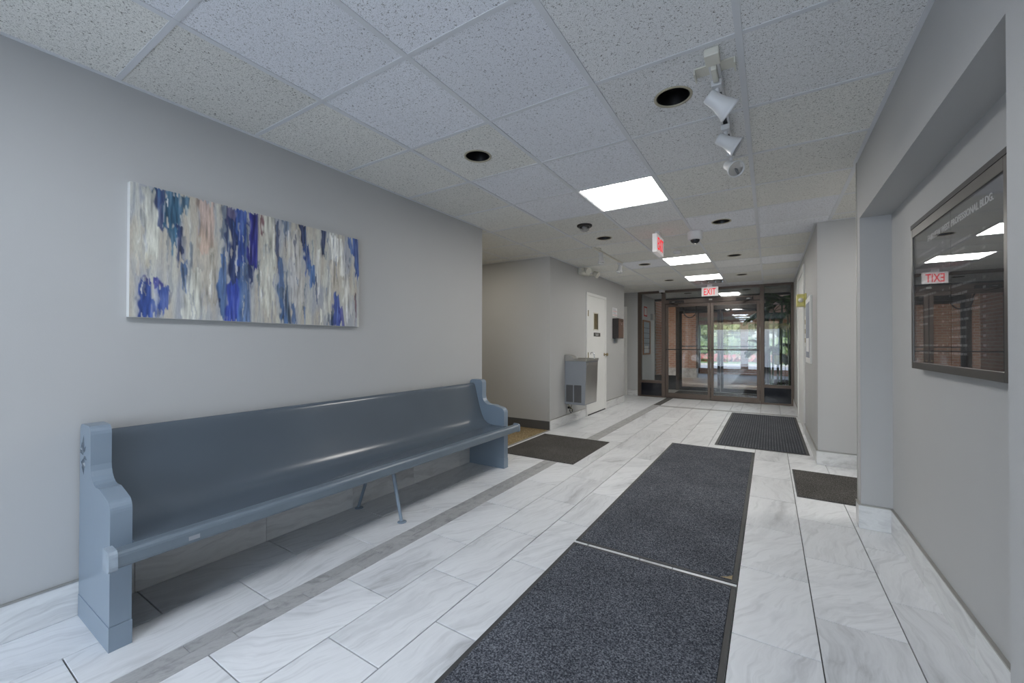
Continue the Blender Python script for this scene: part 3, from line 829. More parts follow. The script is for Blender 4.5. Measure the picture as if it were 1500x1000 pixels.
# one curved shell: back and seat
prof = [(-2.560, 0.805), (-2.550, 0.812), (-2.535, 0.808), (-2.520, 0.79), (-2.502, 0.72), (-2.480, 0.64), (-2.455, 0.56), (-2.432, 0.50), (-2.405, 0.452), (-2.368, 0.425),
        (-2.32, 0.412), (-2.26, 0.409), (-2.18, 0.411), (-2.115, 0.414), (-2.115, 0.388), (-2.18, 0.384), (-2.26, 0.382), (-2.33, 0.385), (-2.39, 0.40), (-2.43, 0.435), (-2.458, 0.49),
        (-2.482, 0.555), (-2.508, 0.64), (-2.530, 0.72), (-2.548, 0.785)]
def smooth_prof(p, it=1):
    for _ in range(it):
        q = []
        for i in range(len(p)):
            a, b = p[i], p[(i + 1) % len(p)]
            q += [(0.75 * a[0] + 0.25 * b[0], 0.75 * a[1] + 0.25 * b[1]), (0.25 * a[0] + 0.75 * b[0], 0.25 * a[1] + 0.75 * b[1])]
        p = q
    return p
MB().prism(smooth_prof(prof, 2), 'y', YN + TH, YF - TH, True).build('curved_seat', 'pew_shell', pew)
nos = [(-2.118, 0.357)] + arc(-2.072, 0.372, 0.016, 270, 360, 3) + arc(-2.074, 0.402, 0.018, 0, 90, 3) + [(-2.118, 0.4185)]
MB().prism(nos, 'y', YN - 0.004, YF + 0.03).build('seat_nosing', 'pew_mid', pew, bevel=0.002)
cap = [(-2.126, 0.349)] + arc(-2.074, 0.370, 0.022, 270, 360, 3) + arc(-2.076, 0.406, 0.022, 0, 90, 3) + [(-2.126, 0.430)]
MB().prism(cap, 'y', YN - 0.030, YN - 0.0045).build('end_cap', 'pew_chip', pew, bevel=0.004, label='worn lighter end cap on the near end of the seat edge')
MB().prism(cap, 'y', YF + 0.031, YF + 0.045).build('end_cap', 'pew', pew, bevel=0.004)
MB().box(-2.0555, -2.0545, 0.735, 0.775, 0.375, 0.392).build('number_plate', 'steel_paint', pew)
# splayed middle legs
for (xb, xt) in ((-2.555, -2.400), (-2.107, -2.205)):
    l = MB().path([(xb, 1.952, 0.006), (xb + (xt - xb) * 0.5, 1.952, 0.19), (xt, 1.952, 0.392)], [0.011, 0.012, 0.015], 12).build('leg', 'pew', pew)
    MB().lathe([(0.0, 0.006), (0.018, 0.006), (0.03, 0.004), (0.031, 0.0), (0.0, 0.0)], (xb + 0.006, 1.952, 0.0005), n=16).build('foot', 'pew', l)

# ------------------------------------------------------------------ the painting
pt = thing('painting', (XL + 0.02, 1.315, 1.33), 'wide unframed abstract canvas of blue, grey and cream vertical brush strokes', 'painting')
py0, py1, pz0, pz1, pxf = 0.673, 1.955, 1.326, 1.971, -2.563
MB().box(XL + 0.0005, pxf - 0.001, py0, py1, pz0, pz1).build('canvas_edge', 'white_paint', pt, bevel=0.002)
NX, NZ = 340, 170
def smear(nx, nz, kx, kz, seed):
    r = np.random.default_rng(seed); a = r.random((nz, nx))
    def blur(a, k, ax):
        if k < 1: return a
        ker = np.hanning(2 * k + 3)[1:-1]; ker /= ker.sum()
        pad = [(0, 0), (0, 0)]; pad[ax] = (k, k)
        b = np.pad(a, pad, mode='reflect')
        return np.apply_along_axis(lambda v: np.convolve(v, ker, 'valid'), ax, b)
    a = blur(blur(a, kx, 1), kz, 0)
    return (a - a.mean()) / (a.std() + 1e-9)
n_f = smear(NX + 1, NZ + 1, 1, 20, 1); n_m = smear(NX + 1, NZ + 1, 3, 45, 2); n_l = smear(NX + 1, NZ + 1, 12, 50, 3); n_e = smear(NX + 1, NZ + 1, 1, 5, 4); n_w = smear(NX + 1, NZ + 1, 3, 9, 5)
S_, T_ = np.meshgrid(np.linspace(0, 1, NX + 1), np.linspace(0, 1, NZ + 1))
def lerp(a, b, t): return a + (b - a) * t[..., None]
C_ = np.array
lav, bei, crm, gry = C_((0.40, 0.41, 0.44)), C_((0.50, 0.46, 0.39)), C_((0.60, 0.60, 0.53)), C_((0.30, 0.32, 0.35))
img = lerp(np.broadcast_to(lav, (NZ + 1, NX + 1, 3)), bei, np.clip(0.45 + 0.8 * n_l, 0, 1))
img = lerp(img, crm, np.clip(0.30 + 0.45 * n_m, 0, 1) * 0.7)
img = lerp(img, gry, np.clip(-0.2 + 0.5 * n_f, 0, 1) * 0.55)
def stroke(a, b, w0, w1, col, op=1.0, rough=0.13):
    global img
    (s0, t0), (s1, t1) = a, b
    u = np.clip((T_ - t0) / (t1 - t0 + 1e-9), 0, 1)
    cs = s0 + (s1 - s0) * u
    w_ = (w0 + (w1 - w0) * u) * 1.18 * (1 + rough * n_w)
    d = np.abs(S_ - cs + 0.0022 * n_w) / (w_ * 0.5 + 1e-6)
    e0 = np.clip((T_ - (t0 - 0.01 + 0.018 * n_e)) / 0.012, 0, 1); e1 = np.clip(((t1 + 0.035 * n_f) - T_) / 0.02, 0, 1)
    al = np.clip((1.15 - d) / 0.35, 0, 1) * e0 * e1 * op
    al = al * np.clip(1.0 - 0.10 * np.clip(n_f, -1, 2), 0.7, 1)
    cc = np.clip(C_(col)[None, None, :] * (1 + 0.22 * n_f[..., None] + 0.12 * n_m[..., None]), 0, 1)
    img = img * (1 - al[..., None]) + cc * al[..., None]
teal, navy, blue, indigo, slate, azure = (0.045, 0.13, 0.21), (0.028, 0.052, 0.15), (0.05, 0.10, 0.32), (0.035, 0.04, 0.25), (0.12, 0.17, 0.25), (0.08, 0.16, 0.33)
peach, maroon, white = (0.55, 0.40, 0.32), (0.17, 0.07, 0.09), (0.74, 0.74, 0.70)
for a in [
    ((.062, 0), (.062, .55), .055, .04, crm, .8), ((.243, 0), (.245, .44), .05, .045, peach, .75), ((.20, .6), (.19, 1), .05, .06, crm, .8), ((.25, .45), (.26, .9), .05, .05, bei, .7),
    ((.071, 0), (.082, .09), .035, .03, teal, 1), ((.088, 0), (.093, .30), .03, .018, navy, .95), ((.125, .02), (.128, .30), .05, .045, teal, 1), ((.129, .28), (.134, .44), .035, .012, teal, .95),
    ((.168, .0), (.168, .15), .028, .018, teal, .95), ((.152, .26), (.158, .55), .014, .022, navy, .95), ((.168, .56), (.168, .76), .018, .012, azure, .9), ((.19, .4), (.19, .62), .012, .01, slate, .7),
    ((.046, .72), (.044, 1.05), .030, .040, blue, 1), ((.060, .70), (.095, .78), .05, .04, indigo, .9), ((.100, .76), (.103, .93), .032, .026, blue, .95), ((.078, .86), (.082, 1.0), .03, .02, blue, .85), ((.073, .78), (.076, .84), .018, .014, lav, .8),
    ((.311, 0), (.317, .46), .024, .028, slate, .8), ((.318, .12), (.319, .40), .012, .010, navy, .8), ((.306, .42), (.304, 1.0), .022, .032, azure, .9),
    ((.340, 0), (.343, .2), .03, .03, (.10, .09, .2), .9), ((.352, .10), (.352, .72), .034, .046, navy, 1), ((.350, .66), (.346, 1.05), .05, .055, (.05, .09, .38), 1),
    ((.378, 0), (.384, .52), .040, .030, blue, 1), ((.390, .48), (.394, 1.05), .032, .045, azure, .85), ((.405, .1), (.404, .6), .012, .02, slate, .8),
    ((.427, 0), (.430, .55), .040, .028, indigo, 1), ((.420, .48), (.416, .66), .024, .010, navy, .95), ((.469, 0), (.466, .22), .016, .010, maroon, .9),
    ((.50, 0), (.50, .9), .05, .05, crm, .7), ((.533, 0), (.538, .48), .010, .014, navy, .8), ((.548, .36), (.562, .78), .020, .035, azure, .85), ((.566, .66), (.582, 1.05), .038, .055, slate, 1), ((.560, .78), (.575, 1.0), .016, .03, azure, .8), ((.613, .80), (.621, 1.02), .014, .026, azure, .85),
    ((.573, 0), (.578, .16), .034, .016, slate, .85), ((.490, .28), (.488, .36), .03, .02, slate, .4), ((.62, .1), (.63, .8), .05, .06, (.58, .57, .55), .7),
    ((.664, 0), (.670, .26), .026, .024, navy, 1), ((.680, .20), (.696, .45), .024, .030, (.05, .10, .28), 1), ((.708, .38), (.719, .62), .034, .026, azure, 1),
    ((.776, 0), (.771, .33), .030, .012, navy, .95), ((.75, .2), (.745, .6), .02, .02, white, .6), ((.83, .02), (.85, .3), .04, .05, white, .85), ((.87, .05), (.90, .45), .03, .04, white, .8), ((.845, .3), (.85, .6), .05, .05, bei, .8), ((.91, .4), (.93, .9), .03, .04, white, .7),
    ((.930, 0), (.955, .20), .022, .016, (.06, .13, .32), .95), ((.968, 0), (.990, .46), .040, .020, (.05, .10, .28), 1), ((.852, .66), (.862, 1.05), .030, .05, (.07, .12, .40), .95), ((.817, .86), (.813, 1.02), .022, .03, slate, .7), ((.882, .8), (.892, 1.02), .02, .03, indigo, .8),
    ((.978, .62), (.979, .9), .008, .007, maroon, .8), ((.8, .4), (.80, .9), .03, .04, crm, .6)]:
    stroke(*a)
rs_ = random.Random(21)
for _ in range(150):
    s0_ = rs_.random(); t0_ = rs_.uniform(0, .85); ln_ = rs_.uniform(.06, .30)
    near_blue = any(abs(s0_ - q) < .035 for q in (.09, .13, .31, .35, .39, .43, .56, .60, .69, .77, .86, .96))
    c_ = rs_.choice([navy, slate, azure, teal, gry] if near_blue and rs_.random() < .6 else [crm, bei, lav, gry, (.55, .52, .42), (.36, .37, .42), white])
    w__ = rs_.uniform(.003, .010)
    stroke((s0_, t0_), (s0_ + rs_.uniform(-.004, .008), t0_ + ln_), w__, w__ * .5, c_, rs_.uniform(.35, .8))
img = np.clip(img, 0, 1) ** 1.12
vs = [(pxf, py0 + 0.001 + (py1 - py0 - 0.002) * i / NX, pz1 - 0.001 - (pz1 - pz0 - 0.002) * j / NZ) for j in range(NZ + 1) for i in range(NX + 1)]
fs = [(j * (NX + 1) + i, (j + 1) * (NX + 1) + i, (j + 1) * (NX + 1) + i + 1, j * (NX + 1) + i + 1) for j in range(NZ) for i in range(NX)]
pm = bpy.data.meshes.new('painted_face'); pm.from_pydata([tuple(Vector(p) - Vector(pt['_o'])) for p in vs], [], fs)
ca = pm.color_attributes.new('paint', 'FLOAT_COLOR', 'POINT')
flat = np.ones((len(vs), 4), dtype=np.float32); flat[:, :3] = img.reshape(-1, 3)
ca.data.foreach_set('color', flat.ravel())
pm.materials.append(M['painting'])
po = bpy.data.objects.new('painted_face', pm); COL.objects.link(po); po.parent = pt

# ------------------------------------------------------------------ mats
def floor_mat(name, x0, x1, y0, y1, mname, label, rim=0.022, h=0.009):
    t = thing(name, ((x0 + x1) / 2, (y0 + y1) / 2, 0), label, 'mat')
    r = MB()
    for a, b, c, d in ((x0, x1, y0, y0 + rim), (x0, x1, y1 - rim, y1), (x0, x0 + rim, y0 + rim, y1 - rim), (x1 - rim, x1, y0 + rim, y1 - rim)):
        r.box(a, b, c, d, 0.0006, h * 0.5)
    r.build('rubber_border', 'rubber', t, bevel=0.001, seg=1)
    MB().box(x0 + rim, x1 - rim, y0 + rim, y1 - rim, 0.0006, h).build('carpet_top', mname, t, bevel=0.002, seg=1)
    return t
m1 = floor_mat('floor_mat', -1.005, -0.140, 2.335, 5.285, 'mat_dark', 'long dark grey runner mat in the middle of the tile floor')
MB().prism([(-0.215, 2.357), (-0.163, 2.357), (-0.163, 2.40), (-0.185, 2.375)], 'z', 0.0092, 0.0105).build('frayed_corner', mat('frayed', (0.30, 0.23, 0.13), 0.9, var=0.2, vscale=60), m1)
floor_mat('floor_mat', -1.005, -0.140, 0.10, 2.308, 'mat_dark', 'dark grey runner mat nearest the camera, its edge meeting the longer runner')
floor_mat('floor_mat', -0.560, 0.370, 5.47, 8.22, 'mat_ribbed', 'ribbed dark mat in front of the right glass sidelight', rim=0.03)
floor_mat('floor_mat', 0.183, 0.98, 3.945, 4.785, 'mat_brown', 'small dark brown mat by the right side opening', rim=0.01, h=0.007)
floor_mat('floor_mat', -2.56, -1.66, 3.79, 4.90, 'mat_brown', 'square dark mat at the mouth of the tan carpeted corridor', rim=0.008, h=0.007)

# ------------------------------------------------------------------ left wall fittings
d3 = thing('door_3', (XL, 6.95, 0), 'white flush door with a narrow vision window, right of the drinking fountain', 'door', kind='structure')
y0, y1, zt = 6.462, 7.438, 2.085
MB().box(XL, XL + .018, y0, y0 + .05, 0, zt).box(XL, XL + .018, y1 - .05, y1, 0, zt).box(XL, XL + .018, y0 + .05, y1 - .05, zt - .05, zt).build('frame', 'white_paint', d3, bevel=0.003)
vy0, vy1, vz0, vz1 = 6.80, 7.0, 1.47, 1.745
sl = MB().box(XL, XL + .012, y0 + .052, vy0, 0.02, zt - .052).box(XL, XL + .012, vy1, y1 - .052, 0.02, zt - .052).box(XL, XL + .012, vy0, vy1, 0.02, vz0).box(XL, XL + .012, vy0, vy1, vz1, zt - .052)
slab = sl.build('door_panel', 'white_paint', d3)
MB().box(XL + .001, XL + .004, vy0, vy1, vz0, vz1).build('pane', mat('amber_glass', (0.14, 0.11, 0.06), 0.15, var=0.15, vscale=20), slab)
g = MB()
g.box(XL, XL + .017, vy0 - .02, vy0, vz0 - .02, vz1 + .02).box(XL, XL + .017, vy1, vy1 + .02, vz0 - .02, vz1 + .02).box(XL, XL + .017, vy0, vy1, vz0 - .02, vz0).box(XL, XL + .017, vy0, vy1, vz1, vz1 + .02).build('window_trim', 'cream', slab)
sg = MB().box(XL + .012, XL + .016, 6.795, 7.11, 1.345, 1.41).build('sign_plate', mat('sign_brown', (0.05, 0.045, 0.04), 0.5, var=0.1), slab)
for a, b, z in ((6.87, 6.92, 1.388), (6.94, 7.03, 1.388), (6.88, 7.02, 1.366)):
    MB().box(XL + .016, XL + .0165, a, b, z - .006, z + .006).build('lettering_line', 'letter', slab)
for z in (1.73, 1.02, 0.25):
    MB().tube((XL + .022, y0 + .052, z - .05), (XL + .022, y0 + .052, z + .05), 0.009).build('hinge', 'brass', d3)
kn = MB().lathe([(0.0, 0), (0.03, 0), (0.03, 0.006), (0.012, 0.012), (0.011, 0.035), (0.026, 0.045), (0.030, 0.058), (0.022, 0.072), (0.0, 0.076)], (XL + .012, 7.33, 1.02), (1, 0, 0), 20).build('knob', 'brass', d3)
MB().box(XL, XL + .012, y0 + .052, y1 - .052, 0.0, 0.018).build('threshold_gap', 'black', d3)

# drinking fountain
ft = thing('drinking_fountain', (XL, 5.9, 0.31), 'wall-hung stainless drinking fountain with grey louvred side, left of the white door', 'fountain')
fy0, fy1 = 5.63, 6.12
body = MB()
xb, xt = -2.285, -2.262
body.add([(XL, fy0, .31), (xb - 0.0, fy0, .31), (xb, fy1, .31), (XL, fy1, .31), (XL, fy0, .955), (xt, fy0, .955), (xt, fy1, .955), (XL, fy1, .955)],
         [(0, 3, 2, 1), (4, 5, 6, 7), (0, 1, 5, 4), (1, 2, 6, 5), (2, 3, 7, 6), (3, 0, 4, 7)])
body.build('cabinet', 'steel_paint', ft, bevel=0.004)
MB().add([(xb + .001, fy0 + .012, .325), (xb + .005, fy0 + .012, .325), (xt + .006, fy0 + .012, .935), (xt + .001, fy0 + .012, .935),
          (xb + .001, fy1 - .012, .325), (xb + .005, fy1 - .012, .325), (xt + .006, fy1 - .012, .935), (xt + .001, fy1 - .012, .935)],
         [(0, 1, 2, 3), (7, 6, 5, 4), (0, 4, 5, 1), (1, 5, 6, 2), (2, 6, 7, 3), (3, 7, 4, 0)]).build('front_panel', 'steel', ft)
MB().box(xt + .004, xt + .012, fy0 + .05, fy1 - .05, .895, .925).build('push_bar', 'steel', ft, bevel=0.003)
top = MB()
top.box(XL, -2.25, fy0 - .012, fy1 + .012, .955, .97)
top.box(XL, -2.25, fy0 - .012, fy0 + .01, .97, .992).box(XL, -2.25, fy1 - .01, fy1 + .012, .97, .992).box(-2.268, -2.25, fy0 + .01, fy1 - .01, .97, .985)
top.build('basin', 'steel', ft, bevel=0.004)
MB().prism([(XL, .97), (XL + .16, .97), (XL + .15, .99), (XL + .11, 1.03), (XL + .03, 1.045), (XL, 1.045)], 'y', fy0 - .01, fy0 + .14).build('splash_guard', 'steel', ft, bevel=0.004)
MB().path([(-2.30, 6.06, .97), (-2.30, 6.06, 1.03), (-2.305, 6.055, 1.065), (-2.33, 6.05, 1.082), (-2.352, 6.045, 1.07), (-2.355, 6.045, 1.05)], 0.008).build('spout', 'chrome', ft)
MB().lathe([(0, 0), (.022, 0), (.02, .018), (0, .02)], (-2.33, 5.75, .97), n=16).build('drain_knob', 'chrome', ft)
for (xa, xc) in ((-2.577, -2.468), (-2.449, -2.335)):
    gr = MB().box(xa, xc, fy0 - .0015, fy0 - .0005, .345, .60).build('grille', 'grille', ft)
    for k in range(12):
        z = .352 + k * .0208
        MB().add([(xa, fy0 - .0015, z), (xc, fy0 - .0015, z), (xc, fy0 - .008, z - .004), (xa, fy0 - .008, z - .004), (xa, fy0 - .0015, z + .010), (xc, fy0 - .0015, z + .010)],
                 [(0, 1, 2, 3), (3, 2, 5, 4), (0, 3, 4), (1, 5, 2), (0, 4, 5, 1)]).build('louvre', 'grille', gr)
MB().box(-2.592, -2.588, 5.66, 5.80, .345, .93).build('side_flange', 'steel_paint', ft)
# outlet and plug below it
ot = thing('wall_outlet', (XL, 5.70, .16), 'dark outlet with plugged cords under the drinking fountain', 'outlet')
MB().box(XL + .013, XL + .019, 5.67, 5.75, .165, .28).build('cover_plate', 'steel', ot, bevel=0.002)
MB().box(XL + .019, XL + .045, 5.69, 5.73, .235, .265).build('plug', 'black', ot, bevel=0.004)
MB().path([(XL + .045, 5.71, .25), (XL + .085, 5.70, .23), (XL + .10, 5.69, .20), (XL + .07, 5.70, .175), (XL + .035, 5.72, .20), (XL + .05, 5.74, .25), (XL + .08, 5.73, .312)], 0.005).build('cord', 'black', ot)
MB().path([(XL + .03, 5.66, .312), (XL + .06, 5.67, .27), (XL + .09, 5.72, .22), (XL + .06, 5.76, .19), (XL + .03, 5.74, .21)], 0.004).build('cord', mat('yellow_cord', (0.25, 0.22, 0.10), 0.6, var=.1), ot)

# dark drop box, notice above it, plate below it
db = thing('drop_box', (XL, 7.95, 1.33), 'dark brown metal drop box on the wall right of the white door', 'box')
MB().box(XL + .0005, -2.482, 7.83, 8.16, 1.325, 1.715).build('body', mat('box_dark', (0.028, 0.024, 0.024), 0.35, var=.05), db, bevel=0.006)
MB().box(-2.4815, -2.474, 7.85, 8.14, 1.335, 1.705).build('door', mat('box_brown', (0.12, 0.065, 0.045), 0.4, metal=.2, var=.06), db, bevel=0.003)
MB().box(-2.474, -2.469, 7.90, 8.09, 1.66, 1.672).build('slot', 'chrome', db)
MB().lathe([(0, 0), (.012, 0), (.011, .01), (0, .012)], (-2.474, 7.99, 1.60), (1, 0, 0), 14).build('lock', 'chrome', db)
nt_ = thing('wall_notice', (XL, 7.97, 1.80), 'small paper notice taped above the dark drop box', 'notice')
MB().box(XL + .0005, XL + .002, 7.84, 8.12, 1.765, 1.93).build('sheet', 'paper', nt_)
for k in range(6): MB().box(XL + .002, XL + .0025, 7.86, 8.10 - .03 * (k % 3), 1.785 + k * .024, 1.793 + k * .024).build('text_line', 'grey_print' if k not in (0, 3) else 'red_print', nt_)
pl = thing('wall_plate', (XL, 7.98, 1.25), 'small grey wall plate hanging just below the drop box', 'plate')
MB().box(XL + .0005, XL + .02, 7.90, 8.06, 1.235, 1.318).build('plate', 'steel_paint', pl, bevel=0.006)

# emergency twin-head light on the left wall
el = thing('emergency_light', (XL, 6.3, 2.32), 'cream twin-head emergency light high on the wall above the white door', 'emergency light')
MB().box(XL + .0005, XL + .075, 6.12, 6.42, 2.335, 2.432).build('housing', 'cream', el, bevel=0.012)
for yy, s_ in ((6.08, -1), (6.42, 1)):
    h = MB().tube((XL + .04, yy + .0, 2.36), (XL + .14, yy + .02 * s_, 2.35), 0.012).build('arm', 'cream', el)
    dd = Vector((0.75, -0.45 + .2 * (s_ + 1), -0.42)).normalized()
    MB().lathe([(0.0, -.07), (.035, -.066), (.045, -.025), (.053, 0.012), (.053, .022), (.043, .022), (0.0, .01)], Vector((XL + .20, yy + .03 * s_, 2.352)), dd, 14).build('lamp_head', 'cream', el)

# ------------------------------------------------------------------ track lights
def spot(track, x, y, z, d, scale=1.0, nm='spotlight'):
    d = Vector(d).normalized()
    r = MB().box(x - .022, x + .022, y - .035, y + .035, z - .03, z - .0005).build(nm, 'white_pl', track, bevel=.004)
    j = Vector((x, y, z - .03)); c = Vector((x, y, z - .085 * scale))
    MB().tube(j, c, .011).build('swivel_arm', 'white_pl', r)
    s = scale
    MB().lathe([(0.0, -.062 * s), (.026 * s, -.06 * s), (.031 * s, -.052 * s), (.032 * s, -.012 * s), (.035 * s, .004 * s), (.048 * s, .048 * s), (.051 * s, .050 * s), (.051 * s, .062 * s), (.047 * s, .062 * s), (.045 * s, .050 * s), (.030 * s, .008 * s)], c + d * .012, d, 28).build('lamp_shade', 'white_pl', r)
    MB().lathe([(0.0, .040 * s), (.02 * s, .043 * s), (.0445 * s, .051 * s)], c + d * .012, d, 24).build('lamp_lens', 'chrome', r)
t1 = thing('track_light', (-.20, 2.45, CEIL), 'white ceiling track with three spotlights beside the largest dark downlight', 'track light')
MB().box(-.223, -.213, 1.92, 3.02, CEIL - .022, CEIL - .0005).box(-.190, -.180, 1.92, 3.02, CEIL - .022, CEIL - .0005).box(-.213, -.190, 1.92, 3.02, CEIL - .008, CEIL - .0005).build('track', 'white_pl', t1)
MB().box(-.213, -.190, 1.96, 2.98, CEIL - .0095, CEIL - .008).build('contact_strip', 'grille', t1)
MB().box(-.230, -.173, 1.875, 1.955, CEIL - .034, CEIL - .0005).box(-.212, -.190, 1.955, 2.06, CEIL - .05, CEIL - .0225).build('end_feed', 'cream', t1, bevel=.004)
MB().box(-.285, -.120, 1.985, 2.055, CEIL - .006, CEIL - .0008).box(-.285, -.279, 1.985, 2.055, CEIL - .028, CEIL - .006).box(-.126, -.120, 1.985, 2.055, CEIL - .028, CEIL - .006).build('mounting_plate', 'cream', t1)
spot(t1, -.202, 2.11, CEIL - .022, (.72, .35, -.62), 1.05)
spot(t1, -.202, 2.56, CEIL - .022, (.80, .12, -.58), 1.0)
spot(t1, -.202, 2.93, CEIL - .022, (.42, -.62, -.55), 1.0)
t2 = thing('track_light', (-1.87, 5.5, CEIL), 'short white ceiling track with two spotlights above the drinking fountain', 'track light')
MB().box(-1.90, -1.865, 4.92, 6.10, CEIL - .022, CEIL - .0006).build('track', 'cream', t2, bevel=.002)
MB().box(-1.94, -1.83, 5.02, 5.08, CEIL - .012, CEIL - .0008).build('mounting_plate', 'cream', t2)
spot(t2, -1.882, 5.20, CEIL - .022, (.15, -.2, -.95), .9)
spot(t2, -1.882, 6.02, CEIL - .022, (-.1, -.3, -.95), .9)

# ------------------------------------------------------------------ cameras, detector, exit signs
def dome_camera(x, y, label, m1, r, drop, dome_r, dark=False):
    t = thing('dome_camera', (x, y, CEIL), label, 'camera')
    z = CEIL - .0006
    MB().lathe([(0, 0), (r, 0), (r, -.012), (r * .93, -drop), (dome_r, -drop - .004), (dome_r - .002, -drop + .004)], (x, y, z), n=28).build('housing', m1, t)
    n = 7
    MB().lathe([(dome_r * math.cos(math.pi / 2 * k / n), -drop - .004 - dome_r * .85 * math.sin(math.pi / 2 * k / n)) for k in range(n + 1)], (x, y, z), n=24).build('dome', 'dome_glass' if dark else 'black_gloss', t)
    MB().lathe([(0, -.02), (dome_r * .5, -.02), (dome_r * .5, -drop - dome_r * .45), (0, -drop - dome_r * .55)], (x, y, z), n=16).build('lens', 'steel' if dark else 'grille', t)
dome_camera(-1.62, 3.99, 'dark ringed clear dome camera on the ceiling left of the large light panel', 'bronze_dk', .078, .018, .055, True)
dome_camera(-.685, 4.86, 'white dome camera hanging from the ceiling beside the side-on red sign', 'white_pl', .078, .085, .048)
dome_camera(-2.055, 9.66, 'small white ceiling camera just above the left glass sidelight', 'white_pl', .065, .05, .035)
sm = thing('smoke_detector', (-1.03, 5.75, CEIL), 'small white round smoke detector before the middle light panel', 'smoke detector')
MB().lathe([(0, 0), (.052, 0), (.052, -.014), (.046, -.026), (.02, -.03), (0, -.03)], (-1.03, 5.75, CEIL - .0006), n=24).build('base', 'white_pl', sm)
MB().lathe([(.034, -.027), (.034, -.034), (0.0, -.036)], (-1.03, 5.75, CEIL - .0006), n=20).build('cap', 'white_pl', sm)

e1 = thing('exit_sign', (-1.03, 9.3, 2.2), 'white exit sign with red letters hanging before the entrance doors', 'sign')
MB().box(-1.187, -.878, 9.285, 9.325, 2.205, 2.392).build('housing', 'exit_face', e1, bevel=.004)
MB().box(-1.08, -.985, 9.28, 9.33, 2.392, CEIL - .0006).build('canopy', 'white_pl', e1)
place_text('lettering', text_mesh('EXIT', .192, .0015, 1, weight=0.001), 'exit_red', e1, (-1.142, 9.2825, 2.229), (1, 0, 0), (0, 0, 1), .222)
e2 = thing('exit_sign', (-1.035, 4.66, 2.19), 'exit sign hanging edge-on with a red glowing face beside the white dome camera', 'sign')
MB().box(-1.062, -1.012, 4.52, 4.84, 2.195, 2.395).build('housing', 'exit_face', e2, bevel=.004)
MB().box(-1.06, -1.014, 4.62, 4.74, 2.395, CEIL - .0006).build('canopy', 'white_pl', e2)
place_text('lettering', text_mesh('EXIT', .192, .0015, 1, weight=0.0), 'exit_red', e2, (-1.0095, 4.55, 2.228), (0, 1, 0), (0, 0, 1), .26)
place_text('lettering', text_mesh('EXIT', .192, .0015, 1, weight=0.0), 'exit_red', e2, (-1.0645, 4.81, 2.228), (0, -1, 0), (0, 0, 1), .26)

# ------------------------------------------------------------------ directory case
dc = thing('directory_case', (.66, 2.38, 1.08), 'bronze framed glass directory case in the right wall alcove', 'sign')
dx0, dx1 = .622, XA - .0006
dy0, dy1, dz0, dz1 = 1.872, 2.886, 1.08, 1.790
fw = .030
MB().box(dx0 + .012, dx1, dy0 + .004, dy1 - .004, dz0 + .004, dz1 - .004).build('backing_box', 'board', dc)
fr = MB()
fr.box(dx0, dx1, dy0, dy0 + fw, dz0, dz1).box(dx0, dx1, dy1 - fw * .8, dy1, dz0, dz1)
fr.box(dx0, dx1, dy0 + fw, dy1 - fw * .8, dz0, dz0 + .034).box(dx0, dx1, dy0 + fw, dy1 - fw * .8, dz1 - .044, dz1)
fr.build('frame', 'case', dc, bevel=.002)
MB().box(dx0 - .001, dx1, dy0 - .002, dy1 + .002, dz1 + .0005, dz1 + .022).build('top_rail', 'black', dc)  # black strip drawn in for the shadow gap above the frame
MB().box(dx0 + .004, dx0 + .007, dy0 + fw, dy1 - fw * .8, dz0 + .034, dz1 - .044).build('pane', 'glass_case', dc)
MB().box(dx0 + .0085, dx0 + .0105, (dy0 + dy1) / 2 - .003, (dy0 + dy1) / 2 + .003, dz0 + .034, dz1 - .044).build('divider', 'black', dc)
place_text('lettering', text_mesh('FAIRVIEW WEST PROFESSIONAL BLDG.', .038, .0006, 1, weight=.0007), 'letter_title', dc, (dx0 + .0108, 2.665, 1.684), (0, -1, 0), (0, 0, 1), .665)
r5 = random.Random(5)
for c_, (ya, n_) in enumerate(((2.80, 15), (2.40, 15))):
    for k in range(n_):
        z = 1.635 - k * .034
        if r5.random() < .12: continue
        ln = r5.uniform(.12, .27)
        mb = MB(); yy = ya
        while yy > ya - ln:
            q = r5.uniform(.02, .05); mb.box(dx0 + .0108, dx0 + .0115, yy - q, yy, z, z + .009); yy -= q + .007
        mb.build('name_line', 'letter_dim', dc)
        MB().box(dx0 + .0108, dx0 + .0115, ya - .335, ya - .315, z, z + .009).build('number_line', 'letter_dim', dc)

# ------------------------------------------------------------------ right wall fittings
d4 = thing('door_4', (XR2, 7.5, 0), 'white framed door edge-on in the right wall near the entrance', 'door', kind='structure')
MB().box(XR2 - .022, XR2, 6.80, 6.90, 0, 2.30).box(XR2 - .022, XR2, 8.06, 8.16, 0, 2.30).box(XR2 - .022, XR2, 6.90, 8.06, 2.22, 2.30).build('frame', 'white_paint', d4, bevel=.003)
MB().box(XR2 - .008, XR2, 6.902, 8.058, .01, 2.218).build('door_panel', 'white_paint', d4)
yb = thing('alarm_box', (XR2, 6.6, 1.70), 'pale yellow box sticking out from the right wall beside the white door frame', 'alarm box')
MB().box(XR2 - .02, XR2 - .0005, 6.50, 6.70, 1.70, 1.87).build('back_plate', 'yellow', yb, bevel=.004)
MB().box(XR2 - .105, XR2 - .02, 6.52, 6.68, 1.705, 1.865).build('housing', 'yellow', yb, bevel=.01)
MB().lathe([(0, 0), (.03, 0), (.026, .02), (0, .028)], (XR2 - .06, 6.52, 1.785), (0, -1, 0), 16).build('strobe_lens', 'cream', yb)
wp = thing('framed_sign', (XR2, 6.0, .98), 'tall white framed sheet edge-on on the right wall below the yellow box', 'picture')
MB().box(XR2 - .022, XR2 - .0005, 5.70, 6.34, .985, 1.765).build('frame', 'white_paint', wp, bevel=.004)
